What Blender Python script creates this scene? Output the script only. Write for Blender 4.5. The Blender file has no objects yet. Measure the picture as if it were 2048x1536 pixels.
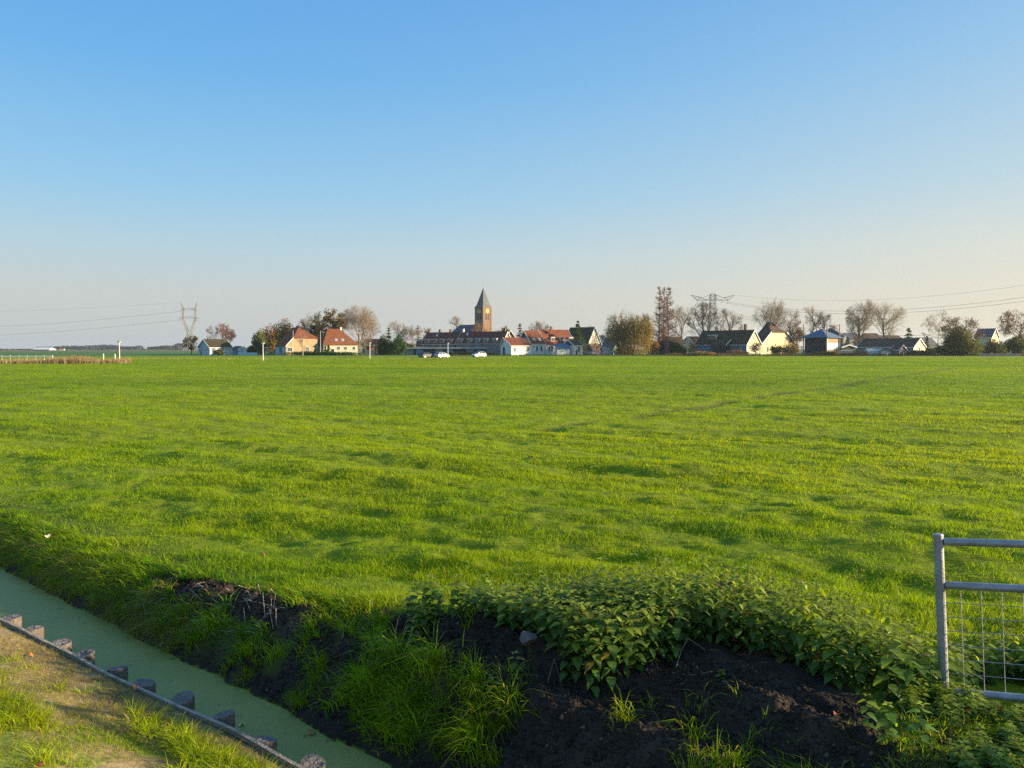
import bpy, bmesh, math, random
import numpy as np
from mathutils import Vector, Matrix

# ------------------------------------------------------------------ camera, sky, sun, exposure
SC = bpy.context.scene
COL = SC.collection
F_PX, HOR, CAMZ = 1540.0, 697.0, 2.4            # focal length / horizon row of the 2048x1536 photograph, eye height
PITCH = math.atan((768.0 - HOR) / F_PX)
HAZE = 0.00011
EXPO = 1.25
SKY_GAIN = 0.40
SUN_AZ, SUN_EL = math.radians(94.0), math.radians(12.0)   # azimuth clockwise from the view direction
cam_d = bpy.data.cameras.new("camera")
cam = bpy.data.objects.new("camera", cam_d); COL.objects.link(cam)
cam_d.sensor_width = 36.0
cam_d.lens = 36.0 * F_PX / 2048.0
cam_d.clip_start = 0.05; cam_d.clip_end = 20000
cam.location = (0, 0, CAMZ)
cam.rotation_euler = (math.pi / 2 - PITCH, 0, 0)
SC.camera = cam

world = bpy.data.worlds.new("World"); SC.world = world
world.use_nodes = True
wn, wl = world.node_tree.nodes, world.node_tree.links
wn.clear()
sky = wn.new("ShaderNodeTexSky"); sky.sky_type = 'NISHITA'; sky.sun_disc = False
sky.sun_elevation = SUN_EL; sky.sun_rotation = SUN_AZ
sky.altitude = 0; sky.air_density = 1.0; sky.dust_density = 0.8; sky.ozone_density = 2.0
bg = wn.new("ShaderNodeBackground"); bg.inputs[1].default_value = 0.10
wo = wn.new("ShaderNodeOutputWorld")
def lin(c): return tuple((v / 255 / 12.92 if v <= 10 else ((v / 255 + 0.055) / 1.055) ** 2.4) for v in c)
def math_n(op, a, b=None):
    m = wn.new("ShaderNodeMath"); m.operation = op
    for i, q in enumerate((a, b)):
        if q is None: continue
        if isinstance(q, (int, float)): m.inputs[i].default_value = q
        else: wl.new(q, m.inputs[i])
    return m.outputs[0]
# clear-air colours by height above the horizon, away from the sun and towards it
tcw = wn.new("ShaderNodeTexCoord"); sxyz = wn.new("ShaderNodeSeparateXYZ"); wl.new(tcw.outputs["Generated"], sxyz.inputs[0])
def ramp_n(stops):
    r = wn.new("ShaderNodeValToRGB"); r.color_ramp.interpolation = 'EASE' if False else 'LINEAR'
    e = r.color_ramp.elements
    while len(e) < len(stops): e.new(0.5)
    for k, (p_, c_) in zip(e, stops): k.position = p_; k.color = (*lin(c_), 1)
    wl.new(sxyz.outputs[2], r.inputs[0]); return r.outputs[0]
SKY_AWAY = [(0.0, (195, 203, 207)), (0.03, (201, 206, 206)), (0.065, (204, 209, 207)), (0.12, (186, 214, 226)), (0.19, (153, 206, 240)), (0.32, (113, 184, 241)), (0.42, (99, 169, 236)), (0.7, (105, 165, 226)), (1.0, (135, 178, 225))]
SKY_SUN = [(0.0, (232, 222, 196)), (0.03, (235, 225, 200)), (0.065, (236, 228, 207)), (0.115, (229, 228, 214)), (0.19, (200, 221, 228)), (0.32, (163, 206, 238)), (0.42, (137, 190, 238)), (0.7, (105, 165, 226)), (1.0, (135, 178, 225))]
hx, hy = math.sin(SUN_AZ), math.cos(SUN_AZ)
dt = math_n('ADD', math_n('MULTIPLY', sxyz.outputs[0], hx), math_n('MULTIPLY', sxyz.outputs[1], hy))
fac = math_n('POWER', math_n('MINIMUM', math_n('MAXIMUM', math_n('DIVIDE', math_n('ADD', dt, 0.52), 1.14), 0.0), 1.0), 1.6)
# a few thin cirrus streaks
mpw = wn.new("ShaderNodeMapping"); mpw.inputs["Scale"].default_value = (2.2, 2.2, 26.0); wl.new(tcw.outputs["Generated"], mpw.inputs[0])
cn = wn.new("ShaderNodeTexNoise"); cn.inputs["Scale"].default_value = 2.2; cn.inputs["Detail"].default_value = 6; cn.inputs["Roughness"].default_value = 0.6; wl.new(mpw.outputs[0], cn.inputs["Vector"])
cf = wn.new("ShaderNodeMapRange"); cf.inputs[1].default_value = 0.60; cf.inputs[2].default_value = 0.85; cf.inputs[3].default_value = 0.0; cf.inputs[4].default_value = 0.5; wl.new(cn.outputs["Fac"], cf.inputs[0])
cz = math_n('MULTIPLY', cf.outputs[0], math_n('MULTIPLY', math_n('MINIMUM', math_n('MAXIMUM', math_n('MULTIPLY', math_n('SUBTRACT', sxyz.outputs[2], 0.05), 14.0), 0.0), 1.0), math_n('MINIMUM', math_n('MAXIMUM', math_n('MULTIPLY', math_n('SUBTRACT', 0.24, sxyz.outputs[2]), 9.0), 0.0), 1.0)))
cz = math_n('MULTIPLY', cz, math_n('MULTIPLY', fac, 1.3))
mxw = wn.new("ShaderNodeMixRGB"); wl.new(fac, mxw.inputs[0]); wl.new(ramp_n(SKY_AWAY), mxw.inputs[1]); wl.new(ramp_n(SKY_SUN), mxw.inputs[2])
mxc = wn.new("ShaderNodeMixRGB"); wl.new(cz, mxc.inputs[0]); wl.new(mxw.outputs[0], mxc.inputs[1]); mxc.inputs[2].default_value = (*lin((236, 232, 220)), 1)
bg2 = wn.new("ShaderNodeBackground"); bg2.inputs[1].default_value = SKY_GAIN; wl.new(mxc.outputs[0], bg2.inputs[0])
mxs = wn.new("ShaderNodeMixShader"); mxs.inputs[0].default_value = 0.94
wl.new(sky.outputs[0], bg.inputs[0]); wl.new(bg.outputs[0], mxs.inputs[1]); wl.new(bg2.outputs[0], mxs.inputs[2]); wl.new(mxs.outputs[0], wo.inputs[0])

sun_d = bpy.data.lights.new("sun", 'SUN'); sun_d.energy = 5.0; sun_d.angle = math.radians(0.6)
sun_d.color = (1.0, 0.80, 0.52)
sun = bpy.data.objects.new("sun", sun_d); COL.objects.link(sun)
SUN_DIR = Vector((math.sin(SUN_AZ) * math.cos(SUN_EL), math.cos(SUN_AZ) * math.cos(SUN_EL), math.sin(SUN_EL)))
sun.rotation_euler = SUN_DIR.to_track_quat('Z', 'Y').to_euler()
sun.location = (60, 10, 60)

SC.view_settings.view_transform = 'Standard'; SC.view_settings.look = 'None'
SC.view_settings.exposure = EXPO; SC.view_settings.gamma = 1.0; SC.view_settings.use_curve_mapping = False
SC.cycles.max_bounces = 10; SC.cycles.diffuse_bounces = 5; SC.cycles.transmission_bounces = 6; SC.cycles.transparent_max_bounces = 8
SC.cycles.volume_bounces = 0
SC.cycles.use_denoising = False; SC.cycles.use_adaptive_sampling = False; SC.cycles.sample_clamp_indirect = 4.0

# ------------------------------------------------------------------ photo measurements -> world
CP, SP = math.cos(PITCH), math.sin(PITCH)
def unproj(px, py, z=0.0):
    a = (px - 1024) / F_PX; b = (768 - py) / F_PX
    d = (a, CP + b * SP, -SP + b * CP)
    t = (z - CAMZ) / d[2]
    return (d[0] * t, d[1] * t)
def zat(py, Y):
    r = (768 - py) / F_PX
    return CAMZ + Y * (r * CP - SP) / (CP + r * SP)
def xat(px, Y): return (px - 1024) / F_PX * Y
def along(A, d, px):
    k = (px - 1024) / F_PX
    return (k * A[1] - A[0]) / (d[0] - k * d[1])

# ------------------------------------------------------------------ noise
def _h(ix, iy, seed):
    n = (ix.astype(np.int64) * 374761393 + iy.astype(np.int64) * 668265263 + seed * 974711) & 0xffffffff
    n = ((n ^ (n >> 13)) * 1274126177) & 0xffffffff
    n = n ^ (n >> 16)
    return (n & 0xffff) / 65535.0
def vnoise(x, y, seed=0):
    x = np.asarray(x, float); y = np.asarray(y, float)
    ix = np.floor(x); iy = np.floor(y); fx = x - ix; fy = y - iy
    ux = fx * fx * fx * (fx * (fx * 6 - 15) + 10); uy = fy * fy * fy * (fy * (fy * 6 - 15) + 10)
    a = _h(ix, iy, seed); b = _h(ix + 1, iy, seed); c = _h(ix, iy + 1, seed); d = _h(ix + 1, iy + 1, seed)
    return (a + (b - a) * ux) * (1 - uy) + (c + (d - c) * ux) * uy
def fbm(x, y, seed=0, oct=3):
    s = 0; a = 0.5; t = 0
    for i in range(oct):
        s = s + a * vnoise(x * 2 ** i + 17.3 * i, y * 2 ** i - 9.1 * i, seed + i); t += a; a *= 0.5
    return s / t
def sst(a, b, x):
    t = np.clip((np.asarray(x, float) - a) / (b - a), 0, 1); return t * t * (3 - 2 * t)

# ------------------------------------------------------------------ materials
def _pb(name):
    m = bpy.data.materials.new(name); m.use_nodes = True
    return m, m.node_tree.nodes, m.node_tree.links, m.node_tree.nodes["Principled BSDF"]
def mat(name, col, rough=0.8, var=0.25, scale=3.0, bump=0.0, bscale=20.0, metal=0.0, spec=0.3, col2=None):
    m, n, l, p = _pb(name)
    p.inputs["Roughness"].default_value = rough; p.inputs["Metallic"].default_value = metal
    p.inputs["Specular IOR Level"].default_value = spec
    tc = n.new("ShaderNodeTexCoord")
    nz = n.new("ShaderNodeTexNoise"); nz.inputs["Scale"].default_value = scale; nz.inputs["Detail"].default_value = 6
    nz.inputs["Roughness"].default_value = 0.65
    l.new(tc.outputs["Object"], nz.inputs["Vector"])
    cr = n.new("ShaderNodeValToRGB")
    c2 = col2 or tuple(min(1, c * (1 + var)) for c in col)
    c1 = tuple(c * (1 - var) for c in col)
    cr.color_ramp.elements[0].position = 0.3; cr.color_ramp.elements[1].position = 0.7
    cr.color_ramp.elements[0].color = (*c1, 1); cr.color_ramp.elements[1].color = (*c2, 1)
    l.new(nz.outputs["Fac"], cr.inputs["Fac"]); l.new(cr.outputs["Color"], p.inputs["Base Color"])
    if bump:
        nb = n.new("ShaderNodeTexNoise"); nb.inputs["Scale"].default_value = bscale; nb.inputs["Detail"].default_value = 5
        l.new(tc.outputs["Object"], nb.inputs["Vector"])
        bp = n.new("ShaderNodeBump"); bp.inputs["Strength"].default_value = bump; bp.inputs["Distance"].default_value = 0.05
        l.new(nb.outputs["Fac"], bp.inputs["Height"]); l.new(bp.outputs["Normal"], p.inputs["Normal"])
    return m
def brick_mat(name, c1, c2, mortar=(0.30, 0.28, 0.25), scale=4.0):
    m, n, l, p = _pb(name); p.inputs["Roughness"].default_value = 0.9
    tc = n.new("ShaderNodeTexCoord"); b = n.new("ShaderNodeTexBrick")
    mp = n.new("ShaderNodeMapping"); mp.inputs["Rotation"].default_value = (math.pi / 2, 0, 0)
    b.inputs["Color1"].default_value = (*c1, 1); b.inputs["Color2"].default_value = (*c2, 1); b.inputs["Mortar"].default_value = (*mortar, 1)
    b.inputs["Scale"].default_value = scale; b.inputs["Mortar Size"].default_value = 0.012
    l.new(tc.outputs["Object"], mp.inputs["Vector"]); l.new(mp.outputs["Vector"], b.inputs["Vector"])
    nz = n.new("ShaderNodeTexNoise"); nz.inputs["Scale"].default_value = 0.9; nz.inputs["Detail"].default_value = 5
    l.new(tc.outputs["Object"], nz.inputs["Vector"])
    mx = n.new("ShaderNodeMixRGB"); mx.blend_type = 'MULTIPLY'; mx.inputs[0].default_value = 0.5
    l.new(b.outputs["Color"], mx.inputs[1]); l.new(nz.outputs["Fac"], mx.inputs[2])
    l.new(mx.outputs["Color"], p.inputs["Base Color"]); return m
def leaf_mat(name, trans=0.45, rough=0.55, spec=0.25, attr="tint", warm=(1.25, 1.15, 0.5)):
    m, n, l, p = _pb(name)
    p.inputs["Roughness"].default_value = rough; p.inputs["Specular IOR Level"].default_value = spec
    at = n.new("ShaderNodeAttribute"); at.attribute_name = attr
    l.new(at.outputs["Color"], p.inputs["Base Color"])
    tr = n.new("ShaderNodeBsdfTranslucent")
    ml = n.new("ShaderNodeMixRGB"); ml.blend_type = 'MULTIPLY'; ml.inputs[0].default_value = 1.0
    ml.inputs[2].default_value = (*warm, 1)
    l.new(at.outputs["Color"], ml.inputs[1]); l.new(ml.outputs["Color"], tr.inputs["Color"])
    mx = n.new("ShaderNodeMixShader"); mx.inputs[0].default_value = trans
    l.new(p.outputs[0], mx.inputs[1]); l.new(tr.outputs[0], mx.inputs[2])
    l.new(mx.outputs[0], n["Material Output"].inputs["Surface"]); return m
def glass_mat(name, col=(0.02, 0.025, 0.03)):
    m, n, l, p = _pb(name)
    p.inputs["Base Color"].default_value = (*col, 1); p.inputs["Roughness"].default_value = 0.12
    p.inputs["Specular IOR Level"].default_value = 0.7; return m
def tile_mat(name, c1, c2, scale=1.0):
    m, n, l, p = _pb(name); p.inputs["Roughness"].default_value = 0.85; p.inputs["Specular IOR Level"].default_value = 0.2
    tc = n.new("ShaderNodeTexCoord")
    nz = n.new("ShaderNodeTexNoise"); nz.inputs["Scale"].default_value = 0.7 * scale; nz.inputs["Detail"].default_value = 8; nz.inputs["Roughness"].default_value = 0.7
    l.new(tc.outputs["Object"], nz.inputs["Vector"])
    cr = n.new("ShaderNodeValToRGB"); cr.color_ramp.elements[0].position = 0.32; cr.color_ramp.elements[1].position = 0.68
    cr.color_ramp.elements[0].color = (*c1, 1); cr.color_ramp.elements[1].color = (*c2, 1)
    l.new(nz.outputs["Fac"], cr.inputs["Fac"])
    l.new(cr.outputs["Color"], p.inputs["Base Color"])
    wv = n.new("ShaderNodeTexWave"); wv.inputs["Scale"].default_value = 4.5; wv.bands_direction = 'Z'
    l.new(tc.outputs["Object"], wv.inputs["Vector"])
    bp = n.new("ShaderNodeBump"); bp.inputs["Strength"].default_value = 0.4; bp.inputs["Distance"].default_value = 0.04
    l.new(wv.outputs["Color"], bp.inputs["Height"]); l.new(bp.outputs["Normal"], p.inputs["Normal"]); return m

M = {}
M['white'] = mat('white_paint', (0.72, 0.72, 0.70), 0.6, 0.08)
M['white_wall'] = mat('white_plaster', (0.70, 0.69, 0.65), 0.8, 0.10, 1.2)
M['cream_wall'] = mat('cream_plaster', (0.62, 0.55, 0.40), 0.8, 0.12, 1.2)
M['yellow_wall'] = mat('yellow_boards', (0.62, 0.53, 0.30), 0.75, 0.15, 1.5)
M['blue_wall'] = mat('blue_grey_boards', (0.40, 0.50, 0.58), 0.7, 0.12, 1.5)
M['teal_wall'] = mat('slate_blue_boards', (0.13, 0.21, 0.27), 0.7, 0.2, 1.5)
M['pale_blue'] = mat('pale_blue_boards', (0.42, 0.56, 0.68), 0.7, 0.12, 1.5)
M['dark_wall'] = mat('tarred_boards', (0.035, 0.04, 0.045), 0.7, 0.3, 2)
M['dark_green'] = mat('dark_green_boards', (0.025, 0.06, 0.055), 0.7, 0.3, 2)
M['grey_wall'] = mat('grey_boards', (0.20, 0.20, 0.19), 0.8, 0.25, 1.5)
M['yellow_brick'] = brick_mat('yellow_brick', (0.52, 0.37, 0.19), (0.42, 0.30, 0.16), (0.45, 0.4, 0.32))
M['brown_brick'] = brick_mat('brown_brick', (0.24, 0.10, 0.06), (0.17, 0.075, 0.05))
M['tower_brick'] = brick_mat('tower_brick', (0.28, 0.16, 0.09), (0.21, 0.12, 0.075), (0.4, 0.32, 0.25))
M['red_tile'] = tile_mat('red_tiles', (0.13, 0.042, 0.022), (0.23, 0.08, 0.04))
M['orange_tile'] = tile_mat('orange_tiles', (0.17, 0.06, 0.028), (0.29, 0.11, 0.05))
M['dark_red_tile'] = tile_mat('dark_red_tiles', (0.10, 0.035, 0.025), (0.17, 0.06, 0.04))
M['brown_tile'] = tile_mat('brown_tiles', (0.06, 0.04, 0.025), (0.12, 0.075, 0.045))
M['moss_tile'] = tile_mat('mossy_tiles', (0.035, 0.035, 0.018), (0.075, 0.06, 0.03))
M['slate'] = tile_mat('slates', (0.075, 0.085, 0.10), (0.12, 0.13, 0.15))
M['pale_slate'] = tile_mat('weathered_slates', (0.11, 0.115, 0.12), (0.17, 0.165, 0.155))
M['blue_slate'] = tile_mat('blue_slates', (0.07, 0.12, 0.20), (0.11, 0.17, 0.26))
M['glass'] = glass_mat('window_glass')
M['pale_glass'] = glass_mat('pale_glass', (0.35, 0.42, 0.45))
M['black_door'] = mat('black_door_paint', (0.02, 0.022, 0.025), 0.5, 0.2)
M['clock'] = mat('gilded_clock_face', (0.95, 0.68, 0.12), 0.45, 0.1)
M['clock_dark'] = mat('clock_black', (0.02, 0.02, 0.02), 0.5, 0.1)
M['steel'] = mat('galvanised_steel', (0.30, 0.31, 0.33), 0.5, 0.35, 9, 0.15, 60, metal=0.5, spec=0.5)
M['pylon'] = mat('pylon_steel', (0.30, 0.30, 0.29), 0.6, 0.1, 1)
M['wire'] = mat('power_cable', (0.14, 0.14, 0.14), 0.6, 0.1)
M['bark'] = mat('bark', (0.12, 0.09, 0.065), 0.9, 0.35, 2)
M['dark_bark'] = mat('dark_bark', (0.05, 0.038, 0.03), 0.9, 0.35, 2)
M['pale_bark'] = mat('pale_bark', (0.36, 0.30, 0.23), 0.85, 0.3, 2)
M['leaf'] = leaf_mat('foliage', 0.3, 0.7, 0.1, warm=(1.1, 1.0, 0.6))
M['grass'] = leaf_mat('grass_blades', 0.5, 0.5, 0.15, warm=(1.35, 1.2, 0.30))
M['nettle'] = leaf_mat('nettle_leaves', 0.45, 0.5, 0.2, warm=(1.6, 1.5, 0.4))
M['rubber'] = mat('tyre_rubber', (0.02, 0.02, 0.02), 0.8, 0.1)
M['rim'] = mat('wheel_rim', (0.45, 0.45, 0.47), 0.35, 0.1, metal=0.8)
M['wood_post'] = mat('weathered_post', (0.17, 0.14, 0.115), 0.75, 0.35, 9, 0.6, 40)
M['wood_top'] = mat('post_end_grain', (0.16, 0.145, 0.135), 0.7, 0.35, 14, 0.6, 50)
M['plank'] = mat('grey_plank', (0.34, 0.29, 0.23), 0.8, 0.35, 10, 0.7, 45)
M['fence_wood'] = mat('brown_fence_boards', (0.17, 0.10, 0.06), 0.85, 0.25, 2)
M['stone'] = mat('pinkish_stone', (0.15, 0.125, 0.125), 0.85, 0.25, 8, 0.6, 25)
M['straw'] = mat('dry_stalk', (0.26, 0.20, 0.13), 0.8, 0.3, 12)
M['pale_root'] = mat('bleached_root', (0.44, 0.36, 0.27), 0.85, 0.3, 12)
M['dead_leaf'] = mat('dead_leaf', (0.42, 0.13, 0.04), 0.7, 0.35, 20)
M['pale_leaf'] = mat('pale_dead_leaf', (0.55, 0.48, 0.36), 0.7, 0.2, 20)
M['asphalt'] = mat('asphalt', (0.06, 0.06, 0.06), 0.9, 0.2, 2)
M['soil'] = mat('dark_soil', (0.035, 0.025, 0.018), 0.95, 0.4, 10, 0.8, 30)

# ------------------------------------------------------------------ mesh helpers
def np_mesh(name, V, quads=None, tris=None, mats=None, parent=None, tint=None, smooth=False, ngon=None):
    me = bpy.data.meshes.new(name)
    V = np.asarray(V, np.float32).reshape(-1, 3)
    q = np.asarray(quads if quads is not None else [], np.int32).reshape(-1, 4)
    t = np.asarray(tris if tris is not None else [], np.int32).reshape(-1, 3)
    me.vertices.add(len(V)); me.vertices.foreach_set('co', V.ravel())
    nl = len(q) * 4 + len(t) * 3
    me.loops.add(nl); me.loops.foreach_set('vertex_index', np.concatenate([q.ravel(), t.ravel()]))
    me.polygons.add(len(q) + len(t))
    ls = np.concatenate([np.arange(len(q)) * 4, len(q) * 4 + np.arange(len(t)) * 3]).astype(np.int32)
    me.polygons.foreach_set('loop_start', ls)
    if smooth: me.polygons.foreach_set('use_smooth', np.ones(len(q) + len(t), bool))
    for m in (mats or []): me.materials.append(m)
    if tint is not None:
        a = me.attributes.new('tint', 'FLOAT_COLOR', 'POINT')
        c = np.ones((len(V), 4), np.float32); c[:, :3] = np.clip(tint, 0, 1); a.data.foreach_set('color', c.ravel())
    me.update(); me.validate()
    o = bpy.data.objects.new(name, me); COL.objects.link(o)
    if parent: o.parent = parent
    return o
class MB:
    def __init__(s): s.v = []; s.f = []; s.m = []; s.cm = 0
    def add(s, vs, fs):
        b = len(s.v); s.v += [tuple(v) for v in vs]; s.f += [tuple(b + i for i in f) for f in fs]; s.m += [s.cm] * len(fs); return s
    def box(s, x0, x1, y0, y1, z0, z1):
        return s.add([(x0,y0,z0),(x1,y0,z0),(x1,y1,z0),(x0,y1,z0),(x0,y0,z1),(x1,y0,z1),(x1,y1,z1),(x0,y1,z1)],
                     [(0,3,2,1),(4,5,6,7),(0,1,5,4),(1,2,6,5),(2,3,7,6),(3,0,4,7)])
    def hexa(s, p): return s.add(p, [(0,3,2,1),(4,5,6,7),(0,1,5,4),(1,2,6,5),(2,3,7,6),(3,0,4,7)])
    def prism(s, poly, q0, q1, mp):
        n = len(poly); vs = [mp(p, q0, z) for p, z in poly] + [mp(p, q1, z) for p, z in poly]
        return s.add(vs, [tuple(range(n))[::-1], tuple(range(n, 2 * n))] + [(i, (i + 1) % n, n + (i + 1) % n, n + i) for i in range(n)])
    def bar(s, p, q, r, r2=None, k=6):
        p, q = Vector(p), Vector(q); d = (q - p)
        if d.length < 1e-6: return s
        d.normalize(); a = d.orthogonal().normalized(); b = d.cross(a); r2 = r if r2 is None else r2
        vs = []
        for c, rr in ((p, r), (q, r2)):
            for i in range(k):
                t = 2 * math.pi * i / k; vs.append(c + a * (rr * math.cos(t)) + b * (rr * math.sin(t)))
        return s.add(vs, [(i, (i + 1) % k, k + (i + 1) % k, k + i) for i in range(k)] + [tuple(range(k))[::-1], tuple(range(k, 2 * k))])
    def cyl(s, c, r, z0, z1, k=16, r1=None, axis='z'):
        if axis == 'z': return s.bar((c[0], c[1], z0), (c[0], c[1], z1), r, r1, k)
        if axis == 'y': return s.bar((c[0], z0, c[1]), (c[0], z1, c[1]), r, r1, k)
        return s.bar((z0, c[0], c[1]), (z1, c[0], c[1]), r, r1, k)
    def build(s, name, mats, parent=None, bevel=0.0, smooth=False):
        me = bpy.data.meshes.new(name); me.from_pydata(s.v, [], s.f)
        bm = bmesh.new(); bm.from_mesh(me); bmesh.ops.recalc_face_normals(bm, faces=bm.faces)
        if bevel: bmesh.ops.bevel(bm, geom=list(bm.edges), offset=bevel, segments=2, affect='EDGES', clamp_overlap=True)
        bm.to_mesh(me); bm.free()
        if not isinstance(mats, (list, tuple)): mats = [mats]
        for m in mats: me.materials.append(m)
        if len(mats) > 1 and not bevel: me.polygons.foreach_set('material_index', s.m)
        if smooth: me.polygons.foreach_set('use_smooth', [True] * len(me.polygons))
        me.update()
        o = bpy.data.objects.new(name, me); COL.objects.link(o)
        if parent: o.parent = parent
        return o
def tag(o, label=None, cat=None, group=None, kind=None):
    if label: o['label'] = label
    if cat: o['category'] = cat
    if group: o['group'] = group
    if kind: o['kind'] = kind
    return o
def thing(name, label, cat, loc=(0, 0, 0), rz=0.0, group=None):
    o = bpy.data.objects.new(name, None); COL.objects.link(o); o.empty_display_size = 0.3
    o.location = loc; o.rotation_euler = (0, 0, rz)
    return tag(o, label, cat, group)
def copy_tree(o, parent=None):
    c = o.copy(); COL.objects.link(c)
    if parent: c.parent = parent
    for ch in list(o.children): copy_tree(ch, c)
    return c
def tubes(P0, P1, R0, R1, k=4):
    P0, P1 = np.asarray(P0, float), np.asarray(P1, float); n = len(P0)
    d = P1 - P0; d /= np.maximum(np.linalg.norm(d, axis=1, keepdims=True), 1e-9)
    ref = np.where(np.abs(d[:, 2:3]) < 0.9, np.array([[0, 0, 1.0]]), np.array([[1.0, 0, 0]]))
    a = np.cross(d, ref); a /= np.maximum(np.linalg.norm(a, axis=1, keepdims=True), 1e-9); b = np.cross(d, a)
    V = np.zeros((n, 2, k, 3))
    for i in range(k):
        t = 2 * math.pi * i / k; o = a * math.cos(t) + b * math.sin(t)
        V[:, 0, i] = P0 + o * np.asarray(R0).reshape(-1, 1); V[:, 1, i] = P1 + o * np.asarray(R1).reshape(-1, 1)
    base = (np.arange(n) * 2 * k)[:, None]
    Q = np.concatenate([base + np.array([[i, (i + 1) % k, k + (i + 1) % k, k + i]]) for i in range(k)])
    return V.reshape(-1, 3), Q
# ------------------------------------------------------------------ terrain
WATER_Z = -0.55
B0, B1 = np.array(unproj(0, 1237, -0.35)), np.array(unproj(600, 1536, -0.35))
W0, W1 = np.array(unproj(0, 1135, WATER_Z)), np.array(unproj(790, 1536, WATER_Z))
bdir = (B1 - B0) / np.linalg.norm(B1 - B0); bnor = np.array([-bdir[1], bdir[0]])      # points to the water / field
wdir = (W1 - W0) / np.linalg.norm(W1 - W0); wnor = np.array([-wdir[1], wdir[0]])
_bp = np.array(unproj(432, 1442, -0.35)) - B0; TB = float(_bp @ bdir); BULGE = float(_bp @ bnor)
def bulge(t): return BULGE * np.exp(-((t - TB) / 0.8) ** 2)
def d_board(x, y): return (x - B0[0]) * bnor[0] + (y - B0[1]) * bnor[1] - bulge((x - B0[0]) * bdir[0] + (y - B0[1]) * bdir[1])
S_OFF = -4.05
def s_along(x, y): return (x - W1[0]) * wdir[0] + (y - W1[1]) * wdir[1] + S_OFF       # along the ditch, growing towards the viewer's right
def d_water(x, y):
    s = s_along(x, y)
    return (x - W0[0]) * wnor[0] + (y - W0[1]) * wnor[1] + 0.10 * (fbm(s * 1.1, s * 0 + 3.3, 5, 2) - 0.5) + 0.05 * (vnoise(s * 5, s * 0, 9) - 0.5)
RUT0, RUT1 = np.array(unproj(1062, 866)), np.array(unproj(1900, 737))
rdir = (RUT1 - RUT0) / np.linalg.norm(RUT1 - RUT0); RLEN = np.linalg.norm(RUT1 - RUT0)
LRUT0, LRUT1 = np.array(unproj(380, 788)), np.array(unproj(760, 767))
def rut_mask(x, y):
    m = 0
    for (p, e, w, k) in ((RUT0, RUT1, 0.30, 1.0), (LRUT0, LRUT1, 0.35, 0.6)):
        d = e - p; L = np.linalg.norm(d); d = d / L
        s = (x - p[0]) * d[0] + (y - p[1]) * d[1]
        dist = np.abs(-(x - p[0]) * d[1] + (y - p[1]) * d[0] + 0.35 * (vnoise(s * 0.5, s * 0, 31) - 0.5))
        m = np.maximum(m, k * (1 - sst(w * 0.5, w * 1.4 + 0.012 * np.hypot(x, y) * 0.6, dist)) * sst(-0.5, 0.5, s) * (1 - sst(L - 1, L + 1, s)) * (0.6 + 0.4 * sst(0.38, 0.6, vnoise(s * 0.55, s * 0 + 7, 33))))
    return m
def bank_w(s): return np.interp(s, [-8.0, -5.5, -3.8, -2.0, 0.5, 2], [0.75, 1.0, 1.35, 1.40, 1.25, 1.2])
def ramp(w): return 1 - (1 - w) ** 2.3
def height(x, y):
    x = np.asarray(x, float); y = np.asarray(y, float); d = np.hypot(x, y)
    db, dn, s = d_board(x, y), d_water(x, y), s_along(x, y)
    near = -0.385 + 0.26 * np.clip(-db, 0, 4.2) + 0.05 * (fbm(x * 1.3, y * 1.3, 41, 3) - 0.5) * sst(0, 0.4, -db)
    bed = WATER_Z + np.clip(1.6 * dn, -0.45, 0)
    w = np.clip(dn / bank_w(s), 0, 1)
    hb = np.interp(s, [-14, -9.5, -7.5, -5.8, -4.2], [0.24, 0.28, 0.40, 0.52, 0.60])
    bank = WATER_Z + hb * ramp(w) + (0.58 - hb) * np.clip((dn - 0.5) / 5.0, 0, 1)
    am = sst(-6.5, -4.2, s) * (1 - sst(1.3, 1.9, dn)) * sst(0.05, 0.3, dn)
    bank = bank + am * (0.22 * (fbm(dn * 2.6 + 0.25 * s, s * 0.55, 51, 3) - 0.5) + 0.13 * (fbm(x * 5, y * 5, 53, 3) - 0.5) + 0.10 * (fbm(x * 11, y * 11, 57, 2) - 0.5) + 0.045 * np.sin(dn * 11 + 5 * fbm(s * .8, dn, 58, 2)))
    # peat clods thrown up at the bank top further left
    bank = bank + peat2(s, dn) * (0.05 + 0.16 * (fbm(x * 5, y * 5, 54, 3) - 0.5) + 0.12 * (fbm(x * 13, y * 13, 59, 2) - 0.5))
    # rise that carries the nettles on the right
    bank = bank + 0.10 * np.exp(-((s + 2.6) / 1.1) ** 2 - ((dn - 1.85) / 0.6) ** 2)
    al, pe = -0.88 * x + 0.47 * y, 0.47 * x + 0.88 * y                      # old furrows run nearly along the ditch
    field = sst(0.5, 2.2, dn - 0.3) * ((0.23 * (fbm(al * 0.22, pe * 0.95, 61, 3) - 0.5) + 0.08 * (fbm(x * 1.7, y * 2.0, 63, 2) - 0.5) + 0.035 * (vnoise(x * 4.2, y * 4.6, 65) - 0.5)) * (1 - 0.35 * sst(30, 120, d))
              + 0.10 * (fbm(x * 0.22, y * 0.3, 67, 2) - 0.5)) - 0.07 * rut_mask(x, y)
    far = np.where(dn > 0, bank + field * (1 - sst(300, 500, d)), bed)
    return np.where(db < 0, near, far)
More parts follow.
